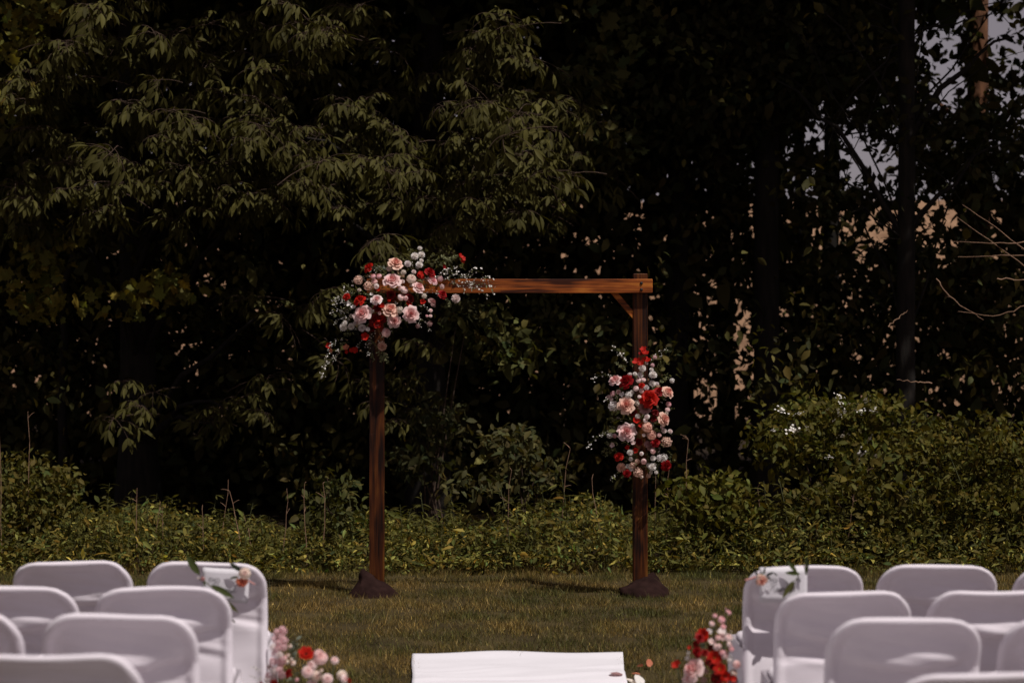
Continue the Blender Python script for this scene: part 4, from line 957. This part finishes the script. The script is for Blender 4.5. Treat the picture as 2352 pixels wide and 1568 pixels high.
for k in range(75):
    zx = 375 + R.gauss(0, 75); zy = R.uniform(690, 1350); b_ = R.uniform(0, 6.28); GB = R.uniform(45, 90)
    sprigs(t, bx, [(zx, zy, zx + GB * math.cos(b_), zy + GB * math.sin(b_))], pz2, R.uniform(12.47, 12.52), GSPRIG, 'greenery_sprig', .17)
sprigs(t, bx, [(460,1000,450,1050),(470,930,500,960),(200,1060,230,1080),(330,1080,360,1060)], pz2, 12.44, EUCA, 'eucalyptus_sprig', .16)

# arrangements standing on the grass at the two front-row chairs
def pz7(zx, zy): return ((600 + zx / 7.84) * .9408, (1500 + zy / 7.84) * .9408)
def pz8(zx, zy): return ((1630 + zx / 7.96) * .9408, (1470 + zy / 7.96) * .9408)
def ground_arr(label, cx, d, flowers, conv, zoom, euca, spikes, wsp, seed):
    x = P(cx, 0, d).x; z0 = float(gz(x, d)); base = (x, d, z0)
    t = empty('aisle_flower_arrangement', base, label, 'flowers', 'flower arrangements on the grass beside the aisle')
    bouquet(t, base, flowers, conv, d - .02, zoom, (cx, 90), (1520, 90), .08)
    sprigs(t, base, euca, conv, d, EUCA, 'eucalyptus_sprig', .16)
    sprigs(t, base, wsp, conv, d - .03, WSPRIG, 'blossom_sprig', .22)
    for px, py, ex, ey in spikes:
        a = np.array(P(*conv(px, py), d)) - np.array(base); b = np.array(P(*conv(ex, ey), d)) - np.array(base)
        g = Geo(); V, F = tube(arc(b * [.6, .6, 0] + [0, 0, .02], a, 0, 6), [.004] * 6, 5); g.add(V, F, 0, (.06, .08, .04))
        link('flower_stem', g.mesh('flower_stem', (M_STEM,)), t)
    # the lower half down to the grass
    for k in range(34):
        a = R.uniform(0, 2 * PI); e = R.uniform(.1, .9); L = R.uniform(.14, .22)
        v = Vector((math.cos(a) * math.cos(e), math.sin(a) * math.cos(e), math.sin(e)))
        link('greenery_sprig', R.choice(GSPRIG + EUCA), t, (R.gauss(0, .03), R.gauss(0, .03), R.uniform(.02, .22)), along(v), L / .165)
    for k in range(16):
        a = R.uniform(0, 2 * PI); zz = R.uniform(.08, .26); rr = .13
        nm, ms, f = KIND[R.choice(['rose', 'globe', 'globe', 'daisy', 'clus'])]
        v = Vector((math.cos(a), math.sin(a), .5)).normalized()
        link(nm, R.choice(ms), t, (rr * math.cos(a), rr * math.sin(a) * .7, zz), v.to_track_quat('Z', 'Y'), R.uniform(.018, .032), COL[R.choice(['blush', 'pale', 'crimson', 'red', 'white'])])
A1 = [(x_, y_, 78, 'clus', c_) for x_, y_, c_ in [(700,280,'pink'),(720,320,'pink'),(600,340,'pink'),(570,470,'pink'),(690,440,'pink'),(740,500,'pink'),(640,540,'pink'),(530,620,'pale'),(620,640,'pink'),(720,620,'pink'),(560,740,'pink'),(650,770,'pale'),(720,850,'pink'),(520,880,'pink'),(600,900,'pink'),(680,920,'pink'),(480,1000,'pink'),(570,1060,'pale'),(650,1050,'pink'),(450,1150,'pink'),(540,1180,'pale'),(690,1150,'pink'),(420,1240,'pale')]]
A1 += [(1150,760,140,'anem','red'),(1430,820,150,'globe','blush'),(1400,760,110,'globe','blush'),(1270,960,110,'globe','pale'),(1190,1090,130,'globe','pale'),(1350,1160,120,'globe','cream'),(1560,1230,120,'globe','pale'),(1700,870,85,'globe','pale'),(1840,1160,115,'globe','cream'),(1880,1220,90,'globe','pale'),(800,770,45,'globe','cream'),(870,850,36,'globe','cream'),(790,900,46,'globe','cream'),(905,920,58,'globe','cream'),(850,600,44,'globe','cream'),
       (820,1120,85,'rose','crimson'),(560,1290,95,'open','red'),(330,1320,60,'open','red'),(980,1240,40,'globe','pink'),(1450,1060,36,'globe','cream'),(1980,1260,50,'rose','crimson'),(1270,1330,120,'globe','pale')]
ground_arr('low arrangement with a pink flower spike on the grass at the flower-corner aisle chair', 705, 7.35, A1, pz7, 7.84,
           [(900,900,1000,480),(880,800,950,560),(920,950,930,680),(980,1200,960,1080),(1150,1150,1150,980),(1000,1300,760,1270),(900,1330,1100,1250)], [(640,300,560,1300),(1700,880,1300,1300),(1840,1180,1500,1400)], [(700,1250,440,980),(500,1300,420,1000),(300,1300,160,1000),(260,1330,60,1180)], 1)
A2 = [(1180,190,62,'globe','pink'),(1050,330,80,'globe','pink'),(920,255,50,'globe','pink'),(860,410,60,'globe','pale'),(1080,470,62,'globe','pink'),(1130,120,26,'globe','mauve'),(1050,610,95,'open','pale'),(1180,680,85,'globe','pale'),(1030,690,90,'open','blush'),(980,680,60,'globe','blush'),(850,790,80,'open','blush'),(960,860,80,'globe','pale'),(1000,840,50,'globe','pale'),(1200,810,60,'globe','pale'),(1240,900,62,'globe','pink'),(1110,1010,90,'globe','pale'),(1060,970,60,'globe','pink'),
      (690,650,130,'anem','red'),(620,690,90,'rose','crimson'),(740,720,70,'open','red'),(560,800,74,'rose','crimson'),(430,880,42,'open','red'),(570,950,95,'rose','crimson'),(830,880,62,'rose','darkred'),(905,1080,130,'daisy','red'),(720,980,80,'rose','crimson'),(590,1050,50,'rose','crimson'),(1010,1300,115,'daisy','red'),(1110,1430,110,'anem','red'),(1260,1480,70,'open','red'),(900,1230,90,'rose','darkred'),(800,1150,80,'rose','darkred'),
      (170,1220,82,'open','red'),(190,1180,60,'open','red'),(500,1300,215,'rose','blush'),(440,1480,140,'rose','blush'),(640,1130,50,'globe','blush'),(400,980,40,'clus','white'),(390,1080,52,'clus','white'),(1340,1200,90,'globe','blush'),(1290,1360,80,'globe','cream'),(1190,1120,50,'clus','lilac'),(740,1330,60,'clus','mauve'),(700,1500,70,'clus','mauve'),(800,575,60,'open','lilac'),(950,1480,120,'rose','darkred')]
ground_arr('low arrangement of snapdragon and red blooms on the grass at the bare-corner aisle chair', 1630, 7.4, A2, pz8, 7.96,
           [(800,600,1010,500),(640,860,560,720),(700,950,640,820),(960,1150,1140,1120),(1050,920,1150,870),(760,1000,860,940),(900,760,1060,770),(250,1300,150,1210)], [(1150,180,1000,1400),(900,260,900,1400),(180,1220,500,1500)], [(1200,900,1280,600),(1250,1250,1200,1050)], 2)

# ------------------------------------------------------------------ reserved cards on the two front aisle chairs
def ink_mesh(cu, t, loc, rot, scale=None):
    tmp = bpy.data.objects.new('lettering_curve', cu); C.objects.link(tmp)
    me = bpy.data.meshes.new_from_object(tmp.evaluated_get(bpy.context.evaluated_depsgraph_get())); me.name = 'lettering'
    bpy.data.objects.remove(tmp); me.materials.clear(); me.materials.append(M_INK)
    return link('lettering', me, t, loc, rot, scale)
def flat_text(t, body, loc, size, rot):
    cu = bpy.data.curves.new('lettering', 'FONT'); cu.body = body; cu.size = size; cu.align_x = 'CENTER'; cu.extrude = .0002; cu.space_character = 1.12
    cu.materials.append(M_INK)
    return ink_mesh(cu, t, loc, rot)
SCRIPT = [  # 'Reserved' in pen strokes, unit letter height
    [(.0,.0),(.10,.35),(.22,.85),(.26,1.0)], [(-.05,.75),(.05,1.0),(.30,1.12),(.52,1.0),(.50,.75),(.28,.58),(.22,.55),(.40,.30),(.56,.02),(.68,.08)],
    [(.70,.14),(.86,.34),(.80,.44),(.70,.30),(.74,.04),(.92,.10),(1.02,.26)], [(1.02,.2),(1.14,.44),(1.20,.20),(1.12,.0),(1.02,.06),(1.24,.12)],
    [(1.24,.12),(1.40,.34),(1.34,.44),(1.25,.30),(1.29,.04),(1.46,.10)], [(1.46,.10),(1.56,.42),(1.60,.34),(1.70,.38),(1.64,.06),(1.74,.08)],
    [(1.74,.1),(1.80,.40),(1.86,.04),(2.0,.42),(2.06,.34)], [(2.02,.14),(2.20,.34),(2.14,.44),(2.05,.30),(2.09,.04),(2.26,.10)],
    [(2.52,.36),(2.38,.42),(2.28,.22),(2.34,.02),(2.50,.20),(2.66,.95),(2.70,1.12)], [(2.60,.7),(2.52,.10),(2.62,.02),(2.76,.12),(2.95,.2)]]
def script_word(t, loc, size, rot):
    cu = bpy.data.curves.new('script_lettering', 'CURVE'); cu.dimensions = '3D'; cu.bevel_depth = .022; cu.bevel_resolution = 1
    for st in SCRIPT:
        sp = cu.splines.new('BEZIER'); sp.bezier_points.add(len(st) - 1)
        for bp, (x_, y_) in zip(sp.bezier_points, st):
            bp.co = (x_ + .22 * y_ - 1.45, y_, 0); bp.handle_left_type = bp.handle_right_type = 'AUTO'
    cu.materials.append(M_INK)
    return ink_mesh(cu, t, loc, rot, (size, size, size * .15))
def big_leaf(t, base, a, b, d, w=.5, col=(.06, .075, .028), dn=0.0):
    p = P(a[0], a[1], d); q = P(b[0], b[1], d - dn); v = q - p; L = v.length
    V, F = leaf_strip([.02, .2, .28, .26, .17, .01], -.08, .25)
    me = mesh_np('leaf', V * [L, L * w, L], F, (M_LEAF,), None, np.tile(np.asarray(col), (len(V), 1)))
    x = v.normalized(); z = Vector((0, -1, .45)); y = z.cross(x).normalized(); z = x.cross(y)
    link('leaf', me, t, p - Vector(base), Matrix((x, y, z)).transposed().to_quaternion())
def stem(t, base, pts, d, r, mat, name='stem'):
    path = np.array([np.array(P(x_, y_, d)) for x_, y_ in pts]) - np.array(base)
    g = Geo(); V, F = tube(path, r, 5); g.add(V, F); link(name, g.mesh(name, (mat,)), t)
def card(t, w, h, bend, tilt):
    k = 12; V = []
    for j in range(7):
        for i in range(k + 1):
            u = i / k - .5; v = j / 6
            V.append((u * w, -bend * (1 - (2 * u) ** 2) - .006 * (1 - v) * (u + .5), (v - .5) * h))
    F = [[j * (k + 1) + i, j * (k + 1) + i + 1, (j + 1) * (k + 1) + i + 1, (j + 1) * (k + 1) + i] for j in range(6) for i in range(k)]
    o = link('card', mesh_np('card', np.array(V), np.array(F), (M_CARD,)), t, (0, 0, 0), tilt)
    m = o.modifiers.new('thickness', 'SOLIDIFY'); m.thickness = .0008; m.offset = 1
    return o
def reserved(label, cpx, cpy, d, rot_y, w, h, deco):
    p = P(cpx, cpy, d); t = empty('reserved_sign', p, label, 'sign', 'reserved signs on the front row chairs')
    tilt = (math.radians(3), math.radians(rot_y), 0)
    card(t, w, h, .005, tilt)
    Mx = Matrix.Rotation(tilt[1], 3, 'Y'); rot = (PI / 2 + tilt[0], math.radians(rot_y), 0)
    flat_text(t, 'THIS ROW IS', Mx @ Vector((0, -.0072, .012)), .021, (PI / 2, math.radians(rot_y), 0))
    script_word(t, Mx @ Vector((-.004, -.0082, -.026)), .033, (PI / 2, math.radians(rot_y), 0))
    deco(t, tuple(p), d)
def Z2(zx, zy): return ((440 + zx / 9.8) * .9408, (1350 + zy / 9.8) * .9408)
def Z3(zx, zy): return ((1800 + zx / 10.69) * .9408, (1360 + zy / 10.69) * .9408)
def deco_l(t, b, d):
    d2 = d - .03; G1 = (.055, .070, .022); DK = (.022, .030, .018)
    big_leaf(t, b, Z2(470, 520), Z2(130, 40), d2, .55, G1); big_leaf(t, b, Z2(740, 760), Z2(1290, 1080), d2, .42, G1); big_leaf(t, b, Z2(1080, 1130), Z2(1385, 1420), d2 - .0, .42, (.07, .07, .025))
    big_leaf(t, b, Z2(560, 640), Z2(600, 800), d2, .5, G1); big_leaf(t, b, Z2(1170, 1520), Z2(1330, 1680), d2, .4, (.06, .05, .03))
    big_leaf(t, b, Z2(1450, 430), Z2(1175, 230), d2, .6, DK); big_leaf(t, b, Z2(1400, 560), Z2(1180, 610), d2, .5, (.05, .06, .035)); big_leaf(t, b, Z2(1420, 420), Z2(1400, 310), d2, .8, DK)
    stem(t, b, [Z2(400, 600), Z2(560, 650), Z2(820, 860), Z2(1090, 1140), Z2(1200, 1540)], d2 + .004, .0022, M_STEM)
    stem(t, b, [Z2(1560, 600), Z2(1680, 680), Z2(1790, 745)], d2, .0028, M_PINKSTEM, 'ribbon_end')
    for (x_, y_, r_, c_, m_) in [(1545, 480, 150, 'cream', GLOBES[0]), (1480, 680, 125, 'coral', ROSES[1]), (540, 610, 60, 'mauve', GLOBES[1]), (430, 590, 40, 'lilac', POMS[0])]:
        p = P(*Z2(x_, y_), d2 - .012) - Vector(b); link('rose' if m_ in ROSES else 'rosebud', m_, t, p, Vector((.1, -1, -.25 if c_ == 'coral' else .3)).to_track_quat('Z', 'Y'), r_ / 9.8 * .9408 * d / FPX, COL[c_])
def deco_r(t, b, d):
    d2 = d - .03; G1 = (.055, .070, .024); DK = (.024, .026, .022)
    big_leaf(t, b, Z3(1560, 400), Z3(1270, 70), d2, .5, G1); big_leaf(t, b, Z3(1640, 430), Z3(1235, 410), d2, .55, G1); big_leaf(t, b, Z3(1790, 470), Z3(1815, -60), d2, .38, (.045, .055, .022)); big_leaf(t, b, Z3(1470, 600), Z3(1180, 1070), d2, .42, (.085, .085, .03)); big_leaf(t, b, Z3(1510, 620), Z3(1370, 950), d2, .38, (.07, .06, .03))
    big_leaf(t, b, Z3(530, 480), Z3(445, 310), d2, .6, DK); big_leaf(t, b, Z3(690, 430), Z3(730, 240), d2, .5, DK); big_leaf(t, b, Z3(740, 490), Z3(960, 380), d2, .5, DK); big_leaf(t, b, Z3(940, 390), Z3(1050, 490), d2, .5, DK); big_leaf(t, b, Z3(760, 500), Z3(880, 560), d2, .8, DK); big_leaf(t, b, Z3(540, 560), Z3(480, 690), d2, .7, DK); big_leaf(t, b, Z3(520, 470), Z3(740, 400), d2, .4, (.12, .15, .12))
    stem(t, b, [Z3(1560, 380), Z3(1590, 500), Z3(1500, 620)], d2, .002, M_STEM)
    stem(t, b, [Z3(490, 500), Z3(360, 555), Z3(210, 590)], d2, .0038, M_PINKSTEM, 'ribbon_end')
    for (x_, y_, r_, c_, m_) in [(640, 600, 140, 'peach', ROSES[2]), (590, 510, 90, 'cream', GLOBES[0]), (1755, 230, 34, 'lilac', POMS[1])]:
        p = P(*Z3(x_, y_), d2 - .012) - Vector(b); link('rose' if m_ in ROSES else 'rosebud', m_, t, p, Vector((.15, -1, -.3 if c_ == 'peach' else .5)).to_track_quat('Z', 'Y'), r_ / 10.69 * .9408 * d / FPX, COL[c_])
M_PINKSTEM = noise_mat('pink_ribbon', (.50, .22, .20), (.62, .30, .27), 20, .7)
reserved('white reserved card under a cream bud and coral rose on the flower-corner front chair', 518, 1343, ROWS_L[0] - .05, 3.0, .182, .130, deco_l)
reserved('white reserved card with a peach rose and green leaves on the bare-corner front chair', 1799, 1342, ROWS_R[0] - .05, 0.5, .184, .134, deco_r)

# ------------------------------------------------------------------ fallen petals
def petal_mesh():
    V = []
    for j in range(5):
        for i in range(5):
            u = i / 2 - 1; v = j / 4; w = .5 * math.sin(PI * (.12 + .80 * v)) ** .8
            V.append((u * w, v - .5, .28 * (u * w) ** 2 * 3 + .22 * (v - .5) ** 2))
    F = [[j * 5 + i, j * 5 + i + 1, (j + 1) * 5 + i + 1, (j + 1) * 5 + i] for j in range(4) for i in range(4)]
    return mesh_np('flower_petal', np.array(V), np.array(F), (M_PETAL,), None, np.ones((25, 3)))
PETALM = petal_mesh()
def zz6(zx, zy): return ((1400 + zx / 4.704) * .9408, (1350 + zy / 4.704) * .9408)
def petal(zx, zy, size, col, lab, up=.025, rot=None, group='petals fallen beside the runner'):
    px, py = zz6(zx, zy); d = (CAM_H - up + .03) * FPX / (py - HORIZON); p = P(px, py, d)
    o = link('flower_petal', PETALM, None, (p.x, d, float(gz(p.x, d)) + up), rot or (R.gauss(0, .5), R.gauss(0, .4), R.random() * 6), size, COL[col]); tag(o, lab, 'petal', group)
petal(490, 1352, .062, 'mauve', 'dusky pink petal lying on the white runner', .033, (.1, .15, 1.5))
petal(865, 1240, .038, 'coral', 'pink petal stuck upright in the grass', .035, (1.2, .3, .4))
petal(765, 1275, .035, 'coral', 'small coral petal in the grass near the runner', .03)
petal(715, 1352, .042, 'coral', 'coral petal lying flat in the grass', .03, (.1, .1, 1.4))
petal(742, 1412, .062, 'white', 'slim white petal standing tilted in the grass', .035, (.9, .2, .6))
petal(662, 1430, .062, 'cream', 'cream petal curled against the runner edge', .03, (.5, .1, 1.3))
petal(835, 1485, .075, 'white', 'broad white petal lying in the grass', .03, (.3, .1, .3))
petal(-2650, 1490, .06, 'darkred', 'dark red petal on the grass by the flower-corner arrangement', .03, (.2, .1, 1.2))
